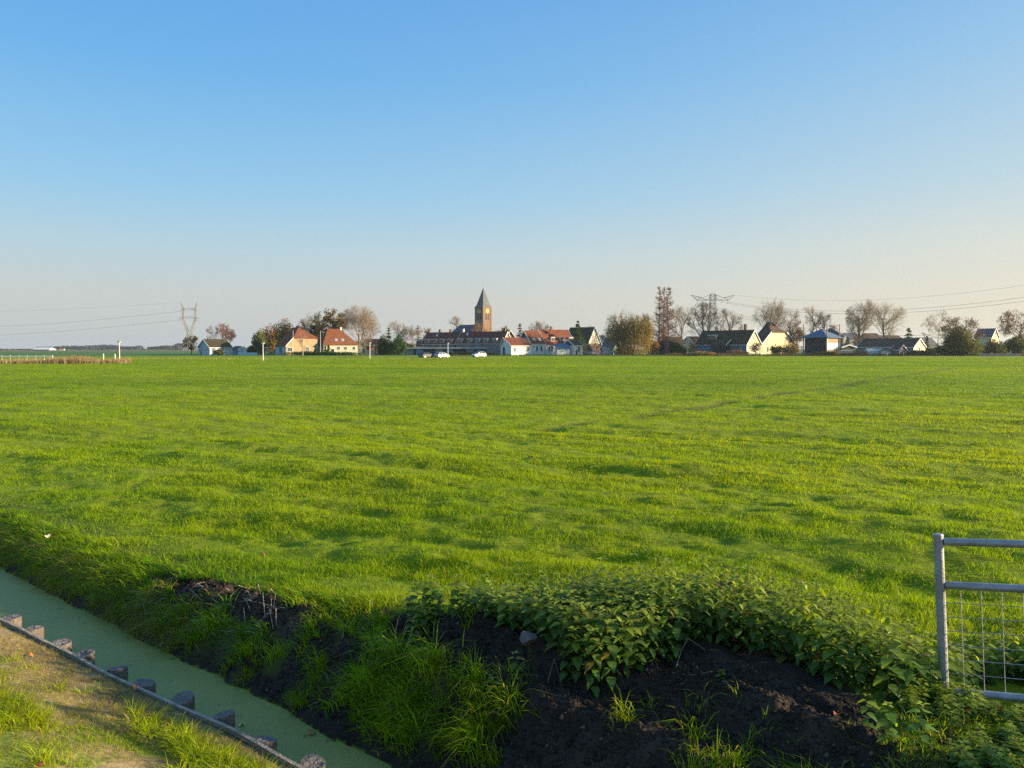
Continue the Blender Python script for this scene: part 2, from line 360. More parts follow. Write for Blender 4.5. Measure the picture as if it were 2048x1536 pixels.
def peat2(s, dn):
    n = vnoise(s * 1.3, dn * 1.6, 71)
    a = sst(-8.9, -8.3, s) * (1 - sst(-6.0, -5.5, s)) * sst(0.34, 0.46, dn + 0.2 * (n - 0.5)) * (1 - sst(0.72, 0.92, dn + 0.35 * (n - 0.5)))
    b = sst(-5.2, -4.9, s) * (1 - sst(-3.7, -3.4, s)) * sst(0.50, 0.68, dn + 0.2 * (n - 0.5)) * (1 - sst(0.95, 1.15, dn + 0.2 * (n - 0.5)))
    return np.maximum(a, b)
def inpoly(x, y, poly):
    r = np.zeros(np.shape(x), bool); j = len(poly) - 1
    for i in range(len(poly)):
        xi, yi = poly[i]; xj, yj = poly[j]; r ^= ((yi > y) != (yj > y)) & (x < (xj - xi) * (y - yi) / (yj - yi + 1e-12) + xi); j = i
    return r
PEAT = [unproj(a, b, z) for a, b, z in ((640, 1232, 0), (760, 1222, 0), (880, 1250, 0), (1000, 1285, 0), (1060, 1298, 0), (1200, 1365, 0), (1320, 1330, 0), (1440, 1288, 0), (1560, 1335, 0), (1660, 1385, 0), (1750, 1430, 0), (1790, 1500, 0), (1830, 1600, 0), (1700, 1800, -.2), (1300, 1750, -.3), (1000, 1640, -.4), (850, 1560, -.5), (850, 1470, -.35), (880, 1420, -.25), (860, 1330, -.1), (700, 1300, -.05))]
def peat_mask(x, y):
    x = np.asarray(x, float); y = np.asarray(y, float); dn, s = d_water(x, y), s_along(x, y); m = 0
    for i, (ox, oy) in enumerate(((0, 0), (.05, .02), (-.05, .03), (.02, -.05), (-.03, -.04))):
        m = m + inpoly(x + ox + .22 * (fbm(x * 4, y * 4, 77, 3) - .5), y + oy + .22 * (fbm(x * 4 + 9, y * 4, 78, 3) - .5), PEAT) / 5.0
    n = fbm(x * 2.1, y * 2.1, 77, 3) - 0.5
    low = (1 - sst(0.03, 0.22, dn + 0.3 * n)) * (dn > 0)
    bare = sst(0.62, 0.70, fbm(s * 2.0, dn * 2.5, 79, 2)) * (1 - sst(0.6, 0.9, dn)) * (dn > 0)
    under = (0.45 + 0.5 * sst(0.42, 0.6, fbm(x * 2.5, y * 2.5, 80, 2))) * sst(-1.9, -1.2, s) * (1 - sst(1.9, 2.3, dn)) * (dn > 0)
    return np.clip(np.maximum(np.maximum(m, peat2(s, dn)), np.maximum(np.maximum(low, bare), under)), 0, 1)
# one polar sheet, fine where the photo looks closely, reaching the horizon
def geo(a, b, r): n = int(math.log(b / a) / math.log(r)); return list(a * (b / a) ** (np.arange(n) / n))
radii = np.array(geo(0.4, 3.2, 1.05) + geo(3.2, 15, 1.0045) + geo(15, 420, 1.010) + geo(420, 7000, 1.06) + [7000])
ang = np.radians(np.concatenate([np.linspace(-41, 41, 345), np.linspace(41, 319, 95)[1:-1]]))
NR, NA = len(radii), len(ang)
RR, AA = np.meshgrid(radii, ang, indexing='ij')
GX, GY = RR * np.sin(AA), RR * np.cos(AA)
GZ = height(GX, GY)
idx = np.arange(NR * NA).reshape(NR, NA); nx = np.roll(idx, -1, axis=1)
gq = np.stack([idx[:-1], nx[:-1], nx[1:], idx[1:]], -1).reshape(-1, 4)[:, ::-1]
gx, gy = GX.ravel(), GY.ravel(); gd = np.hypot(gx, gy)
# natural ground cover colours: grass sward, peat, dry verge, distant parcels
nl = (0.5 * fbm(gx * 0.06, gy * 0.09, 81, 3) + 0.5 * fbm(gx * 0.012, gy * 0.11, 82, 3))[:, None]; nm = fbm(gx * 0.9, gy * 0.9, 83, 3)[:, None]
sward = np.array([0.22, 0.28, 0.010]) * (0.55 + 0.8 * nl) + np.array([0.04, 0.01, 0.0]) * (nm - 0.45)
ground = sward.copy()
def mixin(c, m): 
    global ground
    m = np.asarray(m, float).reshape(-1, 1); ground = ground * (1 - m) + np.asarray(c, float) * m
far_g = np.array([0.085, 0.17, 0.04])
mixin(far_g, sst(236, 243, gy + 6 * (nl[:, 0] - 0.5)) * sst(-30, 10, 1e9 - gd))
mixin([0.20, 0.15, 0.08], sst(560, 640, gy) * (1 - sst(1100, 1300, gy)) * sst(0.35, 0.5, vnoise(gx * 0.004, gy * 0.02, 87)))
vy = 168 - 0.16 * gx
mixin([0.28, 0.23, 0.08], (1 - sst(2.0, 5.0, np.abs(gy - vy) + 3.5 * (vnoise(gx * 0.12, gy * 0.2, 91) - 0.5))) * (1 - sst(0, 20, gx + 15)) * (0.25 + 0.75 * sst(0.3, 0.6, vnoise(gx * 0.07, gy * 0.07, 95))) * 0.9)
mixin([0.045, 0.032, 0.022], np.clip(rut_mask(gx, gy) * 0.6, 0, 1))
mole = np.array(unproj(1064, 915)); mixin([0.05, 0.03, 0.02], 0.0 * gd)
pm = peat_mask(gx, gy)
_dn = d_water(gx, gy); mixin(np.array([0.055, 0.055, 0.022]) * (0.6 + .8 * nm), 0.85 * (_dn > 0) * (1 - sst(0.8, 1.5, _dn)))
mixin(np.array([0.036, 0.026, 0.020]) * (0.5 + 1.2 * fbm(gx * 6, gy * 6, 85, 3)[:, None]), pm)
straw_m = pm * peat2(s_along(gx, gy), d_water(gx, gy)) * (s_along(gx, gy) < -5.4) * sst(0.35, 0.55, fbm(gx * 5, gy * 5, 97, 2))
mixin(np.array([0.09, 0.06, 0.04]) * (.4 + 1.2 * fbm(gx * 14, gy * 14, 98, 2)[:, None]), straw_m)
gdb = d_board(gx, gy)
nn = fbm(gx * 3.5, gy * 3.5, 99, 3)
dry = np.array([0.34, 0.25, 0.12])[None] * (0.55 + 0.9 * nn[:, None])
dmask = (gdb < 0.02)
ground = np.where(dmask[:, None], dry * (1 - 0.45 * sst(0.45, 0.65, fbm(gx * 1.1, gy * 1.1, 101, 2)))[:, None] + np.array([-0.10, 0.02, -0.07]) * (sst(0.45, 0.62, fbm(gx * 2.2, gy * 2.2, 103, 3)) * sst(.35, .7, -gdb))[:, None], ground)
gm, gn, gl, gp = _pb("ground")
at = gn.new("ShaderNodeAttribute"); at.attribute_name = "tint"
tc = gn.new("ShaderNodeTexCoord")
n1 = gn.new("ShaderNodeTexNoise"); n1.inputs["Scale"].default_value = 9.0; n1.inputs["Detail"].default_value = 8; n1.inputs["Roughness"].default_value = 0.7
gl.new(tc.outputs["Object"], n1.inputs["Vector"])
mr = gn.new("ShaderNodeMapRange"); mr.inputs[1].default_value = 0.25; mr.inputs[2].default_value = 0.75; mr.inputs[3].default_value = 0.55; mr.inputs[4].default_value = 1.4
gl.new(n1.outputs["Fac"], mr.inputs[0])
mm = gn.new("ShaderNodeMixRGB"); mm.blend_type = 'MULTIPLY'; mm.inputs[0].default_value = 1.0
gl.new(at.outputs["Color"], mm.inputs[1]); gl.new(mr.outputs[0], mm.inputs[2]); gl.new(mm.outputs[0], gp.inputs["Base Color"])
bp = gn.new("ShaderNodeBump"); bp.inputs["Strength"].default_value = 0.8; bp.inputs["Distance"].default_value = 0.05
gl.new(n1.outputs["Fac"], bp.inputs["Height"]); gl.new(bp.outputs["Normal"], gp.inputs["Normal"])
gp.inputs["Roughness"].default_value = 0.9; gp.inputs["Specular IOR Level"].default_value = 0.15
V = np.stack([gx, gy, GZ.ravel()], 1)
V = np.concatenate([V, [[0, 0, height(0., 0.)]]]); ctr = len(V) - 1
gt = np.stack([np.full(NA, ctr), idx[0], np.roll(idx[0], -1)], 1)[:, ::-1]
tag(np_mesh('ground', V, gq, gt, [gm], tint=np.concatenate([ground, ground[:1]]), smooth=True), kind='structure')

# duckweed-covered ditch water
wm, n, l, p = _pb("duckweed_water")
tc = n.new("ShaderNodeTexCoord")
vz = n.new("ShaderNodeTexNoise"); vz.inputs["Scale"].default_value = 130; vz.inputs["Detail"].default_value = 3
nz = n.new("ShaderNodeTexNoise"); nz.inputs["Scale"].default_value = 1.4; nz.inputs["Detail"].default_value = 5
for q in (vz, nz): l.new(tc.outputs["Object"], q.inputs["Vector"])
c1 = n.new("ShaderNodeValToRGB"); c1.color_ramp.elements[0].position = 0.35; c1.color_ramp.elements[1].position = 0.62
c1.color_ramp.elements[0].color = (0.19, 0.205, 0.055, 1); c1.color_ramp.elements[1].color = (0.34, 0.33, 0.09, 1)
l.new(vz.outputs["Fac"], c1.inputs["Fac"])
c2 = n.new("ShaderNodeValToRGB"); c2.color_ramp.elements[0].position = 0.3; c2.color_ramp.elements[1].position = 0.7
c2.color_ramp.elements[0].color = (0.8, 0.85, 0.85, 1); c2.color_ramp.elements[1].color = (1, 1, 1, 1)
l.new(nz.outputs["Fac"], c2.inputs["Fac"])
mm = n.new("ShaderNodeMixRGB"); mm.blend_type = 'MULTIPLY'; mm.inputs[0].default_value = 1
l.new(c1.outputs[0], mm.inputs[1]); l.new(c2.outputs[0], mm.inputs[2]); l.new(mm.outputs[0], p.inputs["Base Color"])
ng = n.new("ShaderNodeTexNoise"); ng.inputs["Scale"].default_value = 5.5; ng.inputs["Detail"].default_value = 8; ng.inputs["Roughness"].default_value = 0.75
l.new(tc.outputs["Object"], ng.inputs["Vector"])
gg = n.new("ShaderNodeMapRange"); gg.inputs[1].default_value = 0.605; gg.inputs[2].default_value = 0.66; l.new(ng.outputs["Fac"], gg.inputs[0])
mg = n.new("ShaderNodeMixRGB"); mg.inputs[2].default_value = (0.035, 0.045, 0.022, 1); l.new(gg.outputs[0], mg.inputs[0]); l.new(mm.outputs[0], mg.inputs[1]); l.new(mg.outputs[0], p.inputs["Base Color"])
rg = n.new("ShaderNodeMapRange"); rg.inputs[3].default_value = 0.55; rg.inputs[4].default_value = 0.08; l.new(gg.outputs[0], rg.inputs[0]); l.new(rg.outputs[0], p.inputs["Roughness"])
p.inputs["Specular IOR Level"].default_value = 0.3
bp = n.new("ShaderNodeBump"); bp.inputs["Strength"].default_value = 0.25; bp.inputs["Distance"].default_value = 0.01
l.new(vz.outputs["Fac"], bp.inputs["Height"]); l.new(bp.outputs["Normal"], p.inputs["Normal"])
L0, L1 = B0 - bdir * 40, B1 + bdir * 12; R1, R0 = W1 + wdir * 12 + wnor * 0.5, W0 - wdir * 40 + wnor * 0.5
wx = MB(); wx.add([(*(L0 + bnor * 0.02), WATER_Z), (*(L1 + bnor * 0.02), WATER_Z), (*R1, WATER_Z), (*R0, WATER_Z)], [(0, 1, 2, 3)])
tag(wx.build('ditch_water', wm), kind='structure')
# village lane
rd = MB(); rd.add([(-75, 203, 0.07), (-4, 196, 0.07), (-4, 200, 0.07), (-75, 207, 0.07)], [(0, 1, 2, 3)])
tag(rd.build('road', M['asphalt']), kind='structure')

# ------------------------------------------------------------------ grass blades
def blades(X, Y, Z, h, w, az, lean, fac, seg, rng, droop=0.0):
    n = len(X); P = np.stack([X, Y, Z], 1)
    ld = np.stack([np.cos(az), np.sin(az), np.zeros(n)], 1); wd = np.stack([np.cos(fac), np.sin(fac), np.zeros(n)], 1) * (w * 0.5)[:, None]
    up = np.array([0, 0, 1.0]); rows = []
    for i in range(seg):
        t = i / seg
        c = P + up * (h * (t * (1 - 0.25 * lean * t) - droop * t ** 3))[:, None] + ld * (h * lean * t * t)[:, None]
        ww = wd * (1 - 0.55 * t)
        rows += [c - ww, c + ww]
    rows.append(P + up * (h * (1 - 0.25 * lean - droop))[:, None] + ld * (h * lean)[:, None])
    k = 2 * seg + 1
    V = np.stack(rows, 1).reshape(-1, 3); b = (np.arange(n) * k)[:, None]
    Q = np.concatenate([b + np.array([[2*i, 2*i+1, 2*i+3, 2*i+2]]) for i in range(seg - 1)]) if seg > 1 else None
    T = b + np.array([[2*seg-2, 2*seg-1, 2*seg]])
    return V, Q, T, k
def join(parts):
    Vs, Qs, Ts, Cs = [], [], [], []; o = 0
    for V, Q, T, C in parts:
        Vs.append(V); Cs.append(C)
        if Q is not None and len(Q): Qs.append(np.asarray(Q) + o)
        if T is not None and len(T): Ts.append(np.asarray(T) + o)
        o += len(V)
    return np.concatenate(Vs), (np.concatenate(Qs) if Qs else None), (np.concatenate(Ts) if Ts else None), np.concatenate(Cs)
rng = np.random.default_rng(7)
GREEN = np.array([0.215, 0.34, 0.005]); YEL = np.array([0.34, 0.40, 0.006]); DEEP = np.array([0.065, 0.185, 0.008]); DRYC = np.array([0.30, 0.22, 0.09])
def gcol(n, X, Y, rng, yel=0.35, dry=0.02):
    t = np.clip(yel + 0.5 * (fbm(X * 0.35, Y * 0.35, 111, 2) - 0.5) + 0.8 * (fbm(X * 0.015, Y * 0.12, 112, 3) - 0.5) + 0.2 * (tussf(X, Y) - 0.5) + rng.normal(0, 0.18, n), 0, 1)[:, None]
    c = np.where(t < 0.5, DEEP + (GREEN - DEEP) * t * 2, GREEN + (YEL - GREEN) * (t - 0.5) * 2)
    d = rng.random(n) < dry
    c[d] = DRYC * (0.7 + 0.6 * rng.random(d.sum()))[:, None]
    return c * (0.85 + 0.3 * rng.random(n))[:, None]
def tussf(X, Y): return 0.55 * fbm((-0.88 * X + 0.47 * Y) * 0.45, (0.47 * X + 0.88 * Y) * 1.6, 121, 3) + 0.45 * fbm(X * 2.6, Y * 2.6, 123, 2)
def tuss(X, Y): return sst(0.34, 0.66, tussf(X, Y))
def field_pts(r0, r1, dens, rng):
    a = math.radians(41); n = int(dens * a * (r1 * r1 - r0 * r0))
    r = np.sqrt(rng.random(n) * (r1 * r1 - r0 * r0) + r0 * r0); t = (rng.random(n) * 2 - 1) * a
    return r * np.sin(t), r * np.cos(t)
parts = []
edges = [5.2, 7, 9, 12, 16, 22, 30, 42, 60, 85, 120, 165, 238]
for r0, r1 in zip(edges[:-1], edges[1:]):
    rm = (r0 + r1) / 2
    X, Y = field_pts(r0, r1, 3400 * (6 / rm) ** 1.6, rng)
    dn, s = d_water(X, Y), s_along(X, Y)
    keep = (dn > bank_w(s) * 0.55) & (d_board(X, Y) > 0) & (rng.random(len(X)) > 1.2 * peat_mask(X, Y)) & (rng.random(len(X)) > 0.6 * rut_mask(X, Y)) & (Y < 240)
    X, Y = X[keep], Y[keep]; n = len(X); d = np.hypot(X, Y); T = tuss(X, Y)
    h = (0.030 + 0.075 * T) * (0.7 + 0.6 * rng.random(n)) * (1 + 0.5 * sst(40, 160, d)); w = 0.0050 * (d / 6) ** 0.78 * (0.7 + 0.6 * rng.random(n))
    near_edge = np.exp(-np.clip(d_water(X, Y) - 0.9, 0, 9) / 0.7); h = h * (1 + 0.3 * near_edge) * (1 - 0.6 * sst(1.6, 2.4, X) * (1 - sst(2.6, 3.2, d_water(X, Y))))
    az = rng.random(n) * 6.283; fac = rng.normal(0, 0.9, n) if rm > 25 else rng.random(n) * 6.283
    V, Q, Tt, k = blades(X, Y, height(X, Y) - 0.01, h, w, az, 0.25 + 0.55 * rng.random(n), fac, 2 if rm < 26 else 1, rng, 0.12)
    c = gcol(n, X, Y, rng, 0.38 + 0.25 * T.mean() - 0.1, 0.015)
    parts.append((V, Q, Tt, np.repeat(c, k, 0)))
V, Q, T, C = join(parts)
print('field blades', len(T))
tag(np_mesh('field_grass', V, Q, T, [M['grass']], tint=C), 'short bright green grass covering the whole meadow up to the village', 'grass', kind='stuff')

# long tufts overhanging the far side of the ditch
parts = []
def tufts(cx, cy, nb, spread, h0, h1, lean, w, rng, yel, dry, toward=None, droop=0.35):
    n = len(cx); X = np.repeat(cx, nb) + rng.normal(0, spread, n * nb); Y = np.repeat(cy, nb) + rng.normal(0, spread, n * nb)
    m = n * nb; az = rng.random(m) * 6.283
    ox, oy = X - np.repeat(cx, nb), Y - np.repeat(cy, nb); az = np.arctan2(oy, ox) + rng.normal(0, 0.6, m)
    if toward is not None:
        b = rng.random(m) < 0.55; az[b] = toward + rng.normal(0, 0.7, b.sum())
    sc = np.repeat(0.5 + 0.95 * rng.random(n), nb); tc_ = 0.6 + 0.8 * rng.random((n, 1)); ty = rng.normal(0, .16, n)
    h = (h0 + (h1 - h0) * rng.random(m)) * sc
    V, Q, T, k = blades(X, Y, height(X, Y) - 0.015, h, w * (0.7 + 0.6 * rng.random(m)), az, lean * (0.4 + 0.9 * rng.random(m)), rng.random(m) * 6.283, 3, rng, droop)
    return V, Q, T, np.repeat(gcol(m, X, Y, rng, yel + np.repeat(ty, nb), dry) * np.repeat(tc_, nb, 0), k, 0)
toward = math.atan2(-wnor[1], -wnor[0])
def bank_pts(n, s0, s1, a, b, rng):
    s = s0 + (s1 - s0) * rng.random(n); e = a + (b - a) * rng.random(n)
    P = W1[None] + wdir[None] * (s - S_OFF)[:, None] + wnor[None] * ((W0 - W1) @ wnor + e)[:, None]
    return P[:, 0], P[:, 1], s, e
x, y, s, e = bank_pts(1500, -14, -4.1, 0.06, 1.15, rng)
k = (rng.random(len(x)) > 0.95 * peat2(s, e)) & (rng.random(len(x)) > 0.8 * sst(0.58, 0.7, fbm(s * 2.0, e * 2.5, 79, 2)) * (s > -8)) & (e < bank_w(s) + 0.15)
parts.append(tufts(x[k], y[k], 20, 0.032, 0.10, 0.26, 0.85, 0.0085, rng, 0.24, 0.05, toward))
x, y, s, e = bank_pts(190, -14, -7.2, 0.02, 0.45, rng)           # brownish overhanging clumps at the far left
k = rng.random(len(x)) > 1.1 * peat2(s, e); x, y = x[k], y[k]
parts.append(tufts(x, y, 40, 0.05, 0.12, 0.25, 1.1, 0.006, rng, 0.34, 0.5, toward, 0.6))
x, y, s, e = bank_pts(70, -4.9, -3.3, 0.10, 0.55, rng)
parts.append(tufts(x, y, 30, 0.035, 0.16, 0.38, 0.85, 0.0085, rng, 0.16, 0.05, toward))
x, y, s, e = bank_pts(150, -3.6, 0.1, 0.10, 0.9, rng)
k = fbm(s * 1.6, e * 1.6, 131, 2) > 0.50
parts.append(tufts(x[k], y[k], 26, 0.04, 0.12, 0.30, 0.7, 0.006, rng, 0.3, 0.10, toward))
x, y, s, e = bank_pts(26, -2.6, 0.2, 0.7, 1.25, rng)
parts.append(tufts(x, y, 14, 0.03, 0.06, 0.16, 0.8, 0.005, rng, 0.4, 0.12))
x, y, s, e = bank_pts(1700, -1.1, 4.6, 0.3, 2.2, rng)
parts.append(tufts(x, y, 22, 0.05, 0.05, 0.14, 0.8, 0.005, rng, 0.35, 0.06))
V, Q, T, C = join(parts)
print('bank blades', len(T))
tag(np_mesh('bank_grass', V, Q, T, [M['grass']], tint=C), 'long dark green grass tufts overhanging the far ditch bank', 'grass', kind='stuff')

# the sunlit near bank: dry stubble by the plank, lush tufts lower down
parts = []
def near_pts(n, t0, t1, a, b, rng):
    t = t0 + (t1 - t0) * rng.random(n); e = a + (b - a) * rng.random(n)
    P = B0[None] + bdir[None] * t[:, None] - bnor[None] * e[:, None]
    return P[:, 0], P[:, 1], t, e
x, y, t, e = near_pts(80000, -3, 6.2, 0.03, 2.2, rng); n = len(x)
d = fbm(x * 3, y * 3, 141, 3); k = d > 0.36; x, y, n = x[k], y[k], k.sum()
V, Q, T, kk = blades(x, y, height(x, y) - 0.005, 0.02 + 0.045 * rng.random(n), 0.0035 * (0.6 + 0.8 * rng.random(n)), rng.random(n) * 6.283, 0.5 + 0.9 * rng.random(n), rng.random(n) * 6.283, 2, rng, 0.2)
c = gcol(n, x, y, rng, 0.6, 0.0); dr = rng.random(n) < (0.85 - 0.5 * sst(.35, .8, -d_board(x, y))); c[dr] = (np.array([0.46, 0.34, 0.15]) * (0.5 + 0.8 * rng.random((dr.sum(), 1))))
parts.append((V, Q, T, np.repeat(c, kk, 0)))
x, y, t, e = near_pts(5200, -3, 6.2, 0.2, 1.75, rng)
g = fbm(t * 1.1, e * 1.6, 143, 2); band = np.exp(-((e - np.clip(0.80 - 0.33 * (t - 3.2), .3, 1.3)) / 0.31) ** 2) + .015
k = rng.random(len(x)) < band * sst(0.18, 0.42, g) * 1.25
parts.append(tufts(x[k], y[k], 30, 0.035, 0.07, 0.18, 0.85, 0.006, rng, 0.66, 0.08, None, 0.25))
x, y, t, e = near_pts(30, -1, 6.2, 0.06, 0.3, rng)
parts.append(tufts(x, y, 8, 0.03, 0.03, 0.08, 0.8, 0.005, rng, 0.7, 0.15))
tp = unproj(595, 1515, -0.36)
parts.append(tufts(np.array([tp[0]]), np.array([tp[1]]), 10, 0.02, 0.12, 0.24, 0.7, 0.006, rng, 0.6, 0.0, 0.3))
V, Q, T, C = join(parts)
tag(np_mesh('verge_grass', V, Q, T, [M['grass']], tint=C), 'sunlit patchy grass and dry stubble on the near bank below the viewer', 'grass', kind='stuff')
# ------------------------------------------------------------------ buildings
class House:
    """Two visible faces meet at the corner A: the right face runs along local +x (length L), the left face along local +y (width W)."""
    def __init__(s, name, label, cat, a, l, r, Y, rot, eave, ridge, gable, wall, roof, trim='white', prof=None, group=None, dims=None, over=0.3, ridge_off=None, base=0.0):
        rz = math.radians(rot); s.Y = Y
        s.A = (xat(a, Y), Y); s.u = (math.cos(rz), math.sin(rz)); s.v = (-math.sin(rz), math.cos(rz))
        s.L = abs(along(s.A, s.u, r)); s.W = abs(along(s.A, s.v, l))
        if dims: s.L = dims[0] or s.L; s.W = dims[1] or s.W
        s.gable = gable
        span = s.W if gable == 'left' else s.L
        s.h = zat(eave, Y); ro = 0.5 if ridge_off is None else ridge_off
        mid = (s.A[1] + (s.v[1] * s.W * ro if gable == 'left' else s.u[1] * s.L * ro))
        s.rg = zat(ridge, mid)
        s.span = span; s.run = s.L if gable == 'left' else s.W
        s.prof = [(p * span, s.h + (s.rg - s.h) * t) for p, t in (prof or [(0, 0), (ro, 1), (1, 0)])]
        print('%-60s L=%.1f W=%.1f h=%.1f ridge=%.1f' % (label[:60], s.L, s.W, s.h, s.rg))
        s.t = thing(name, label, cat, (s.A[0], s.A[1], base), rz, group)
        s.wall_m, s.roof_m, s.trim_m = M[wall], M[roof], M[trim] if trim else None
        s.over = over
    def mp(s, p, q, z): return (q, p, z) if s.gable == 'left' else (p, q, z)
    def zprof(s, p):
        P = s.prof
        for (a, za), (b, zb) in zip(P[:-1], P[1:]):
            if a <= p <= b: return za + (zb - za) * (p - a) / (b - a)
        return P[0][1]
    def std(s, gable_mat=None, plinth=True):
        poly = [(0.0, -0.3)] + [(p, z - 0.04) for p, z in s.prof] + [(s.span, -0.3)]
        s.wall = MB().prism(poly, 0, s.run, s.mp).build('wall', s.wall_m, s.t)
        if gable_mat:                                           # boarded gable top, proud of the wall
            P = s.prof; b = MB(); b.prism([(p, z - 0.05) for p, z in P], -0.03, 0.0, s.mp); b.build('gable_boarding', M[gable_mat], s.t)
        s.roof_gable(); s.barge(); return s
    def roof_gable(s):
        P = s.prof; o = s.over; up = 0.20
        (a, za), (b, zb) = P[0], P[1]; k = (zb - za) / (b - a); lo = (a - o, za - k * o)
        (a, za), (b, zb) = P[-1], P[-2]; k2 = (zb - za) / (b - a); hi = (a + o, za + k2 * o)
        low = [lo] + P[1:-1] + [hi]
        poly = low + [(p, z + up) for p, z in low[::-1]]
        s.eave_line = low
        # concave outline: build slab by slab so that every piece is convex, joined in one mesh
        m = MB()
        for (p0, z0), (p1, z1) in zip(low[:-1], low[1:]):
            m.prism([(p0, z0), (p1, z1), (p1, z1 + up), (p0, z0 + up)], -o, s.run + o, s.mp)
        ip = max(range(len(low)), key=lambda i: low[i][1]); rp, rzz = low[ip]
        m.prism([(rp - 0.16, rzz + up - 0.10), (rp + 0.16, rzz + up - 0.10), (rp, rzz + up + 0.10)], -o + 0.01, s.run + o - 0.01, s.mp)
        s.roof = m.build('roof', s.roof_m, s.t); return s
    def barge(s, w=0.30):
        if not s.trim_m: return s
        for q0, q1 in ((-s.over - 0.09, -s.over - 0.005), (s.run + s.over + 0.005, s.run + s.over + 0.09)):
            m = MB()
            for (p0, z0), (p1, z1) in zip(s.eave_line[:-1], s.eave_line[1:]):
                m.prism([(p0, z0 - 0.12), (p1, z1 - 0.12), (p1, z1 + w), (p0, z0 + w)], q0, q1, s.mp)
            m.build('bargeboard', s.trim_m, s.t)
        e = s.eave_line[0]; m = MB()
        m.prism([(e[0] - 0.10, e[1] - 0.02), (e[0] - 0.01, e[1] - 0.02), (e[0] - 0.01, e[1] + 0.16), (e[0] - 0.10, e[1] + 0.16)], -s.over, s.run + s.over, s.mp)
        m.build('gutter', s.trim_m, s.t); return s
    def fpos(s, face, px): return along(s.A, s.u if face == 'R' else s.v, px)
    def fz(s, face, px, py):
        t = s.fpos(face, px); d = s.u if face == 'R' else s.v
        return zat(py, s.A[1] + d[1] * t)
    def win(s, face, px, py, w, h, frame='white', name='window', pane='glass', bars=1, out=0.0):
        c = s.fpos(face, px); z = s.fz(face, px, py)
        f = MB(); g = MB(); fr = 0.10
        def bx(m, a0, a1, z0, z1, d0, d1):
            if face == 'R': m.box(a0, a1, -d1 - out, -d0 - out, z0, z1)
            else: m.box(-d1 - out, -d0 - out, a0, a1, z0, z1)
        x0, x1, z0, z1 = c - w / 2, c + w / 2, z - h / 2, z + h / 2
        bx(f, x0, x0 + fr, z0, z1, -0.03, 0.06); bx(f, x1 - fr, x1, z0, z1, -0.03, 0.06)
        bx(f, x0 + fr, x1 - fr, z1 - fr, z1, -0.03, 0.06); bx(f, x0 + fr, x1 - fr, z0, z0 + fr, -0.03, 0.08)
        for i in range(bars):
            xm = x0 + (i + 1) * w / (bars + 1); bx(f, xm - 0.035, xm + 0.035, z0 + fr, z1 - fr, -0.03, 0.05)
        bx(g, x0 + fr, x1 - fr, z0 + fr, z1 - fr, -0.04, 0.02)
        o = f.build(name, M[frame], s.t); g.build('pane', M[pane], o); return o
    def door(s, face, px, w=1.0, h=2.1, m='black_door', frame='white', z0=0.0):
        c = s.fpos(face, px); f = MB(); g = MB()
        def bx(mb, a0, a1, za, zb, d0, d1):
            if face == 'R': mb.box(a0, a1, -d1, -d0, za, zb)
            else: mb.box(-d1, -d0, a0, a1, za, zb)
        bx(f, c - w / 2 - 0.1, c - w / 2, z0, z0 + h + 0.1, -0.03, 0.06); bx(f, c + w / 2, c + w / 2 + 0.1, z0, z0 + h + 0.1, -0.03, 0.06)
        bx(f, c - w / 2, c + w / 2, z0 + h, z0 + h + 0.1, -0.03, 0.06); bx(g, c - w / 2, c + w / 2, z0, z0 + h, -0.03, 0.025)
        o = g.build('door', M[m], s.t); f.build('door_frame', M[frame], o); return o
    def slope_q(s, px, py_hint=None):
        """distance along the ridge direction of something seen at px on the visible slope half way up"""
        pm = s.span * 0.22
        if s.gable == 'left': A = (s.A[0] + s.v[0] * pm, s.A[1] + s.v[1] * pm); return along(A, s.u, px)
        A = (s.A[0] + s.u[0] * pm, s.A[1] + s.u[1] * pm); return along(A, s.v, px)
    def dormer(s, px, p, w, h, wall='white', roof=None, cheek=None, bars=2):
        q = s.slope_q(px); z0 = s.zprof(p) + 0.05; k = p
        pe = p
        while pe < s.span / 2 and s.zprof(pe) + 0.15 < z0 + h: pe += 0.05
        d = MB(); d.prism([(p, z0), (p, z0 + h), (pe, z0 + h), (pe, z0 + h - 0.05)] if False else [(p, z0 - 0.05), (p, z0 + h), (pe + 0.1, z0 + h)], q - w / 2, q + w / 2, s.mp)
        o = d.build('dormer', M[cheek or wall], s.t)
        r = MB(); r.prism([(p - 0.2, z0 + h + 0.003), (pe + 0.15, z0 + h + 0.003), (pe + 0.15, z0 + h + 0.15), (p - 0.2, z0 + h + 0.15)], q - w / 2 - 0.12, q + w / 2 + 0.12, s.mp); r.build('dormer_roof', M[roof or wall], o)
        f = MB(); fr = 0.1
        def bx(m, a, b, za, zb, d0, d1): m.prism([(p - d1, za), (p - d0, za), (p - d0, zb), (p - d1, zb)], a, b, s.mp)
        bx(f, q - w/2, q + w/2, z0, z0 + 0.15, 0.0, 0.05); bx(f, q - w/2, q + w/2, z0 + h - 0.15, z0 + h, 0.0, 0.05)
        for i in range(bars + 2):
            xx = q - w/2 + i * (w - fr) / (bars + 1); bx(f, xx, xx + fr, z0 + 0.15, z0 + h - 0.15, 0.0, 0.05)
        f.build('window_frame', M[wall], o); g = MB(); bx(g, q - w/2 + fr, q + w/2 - fr, z0 + 0.15, z0 + h - 0.15, 0.0, 0.02); g.build('window_pane', M['glass'], o)
        return o
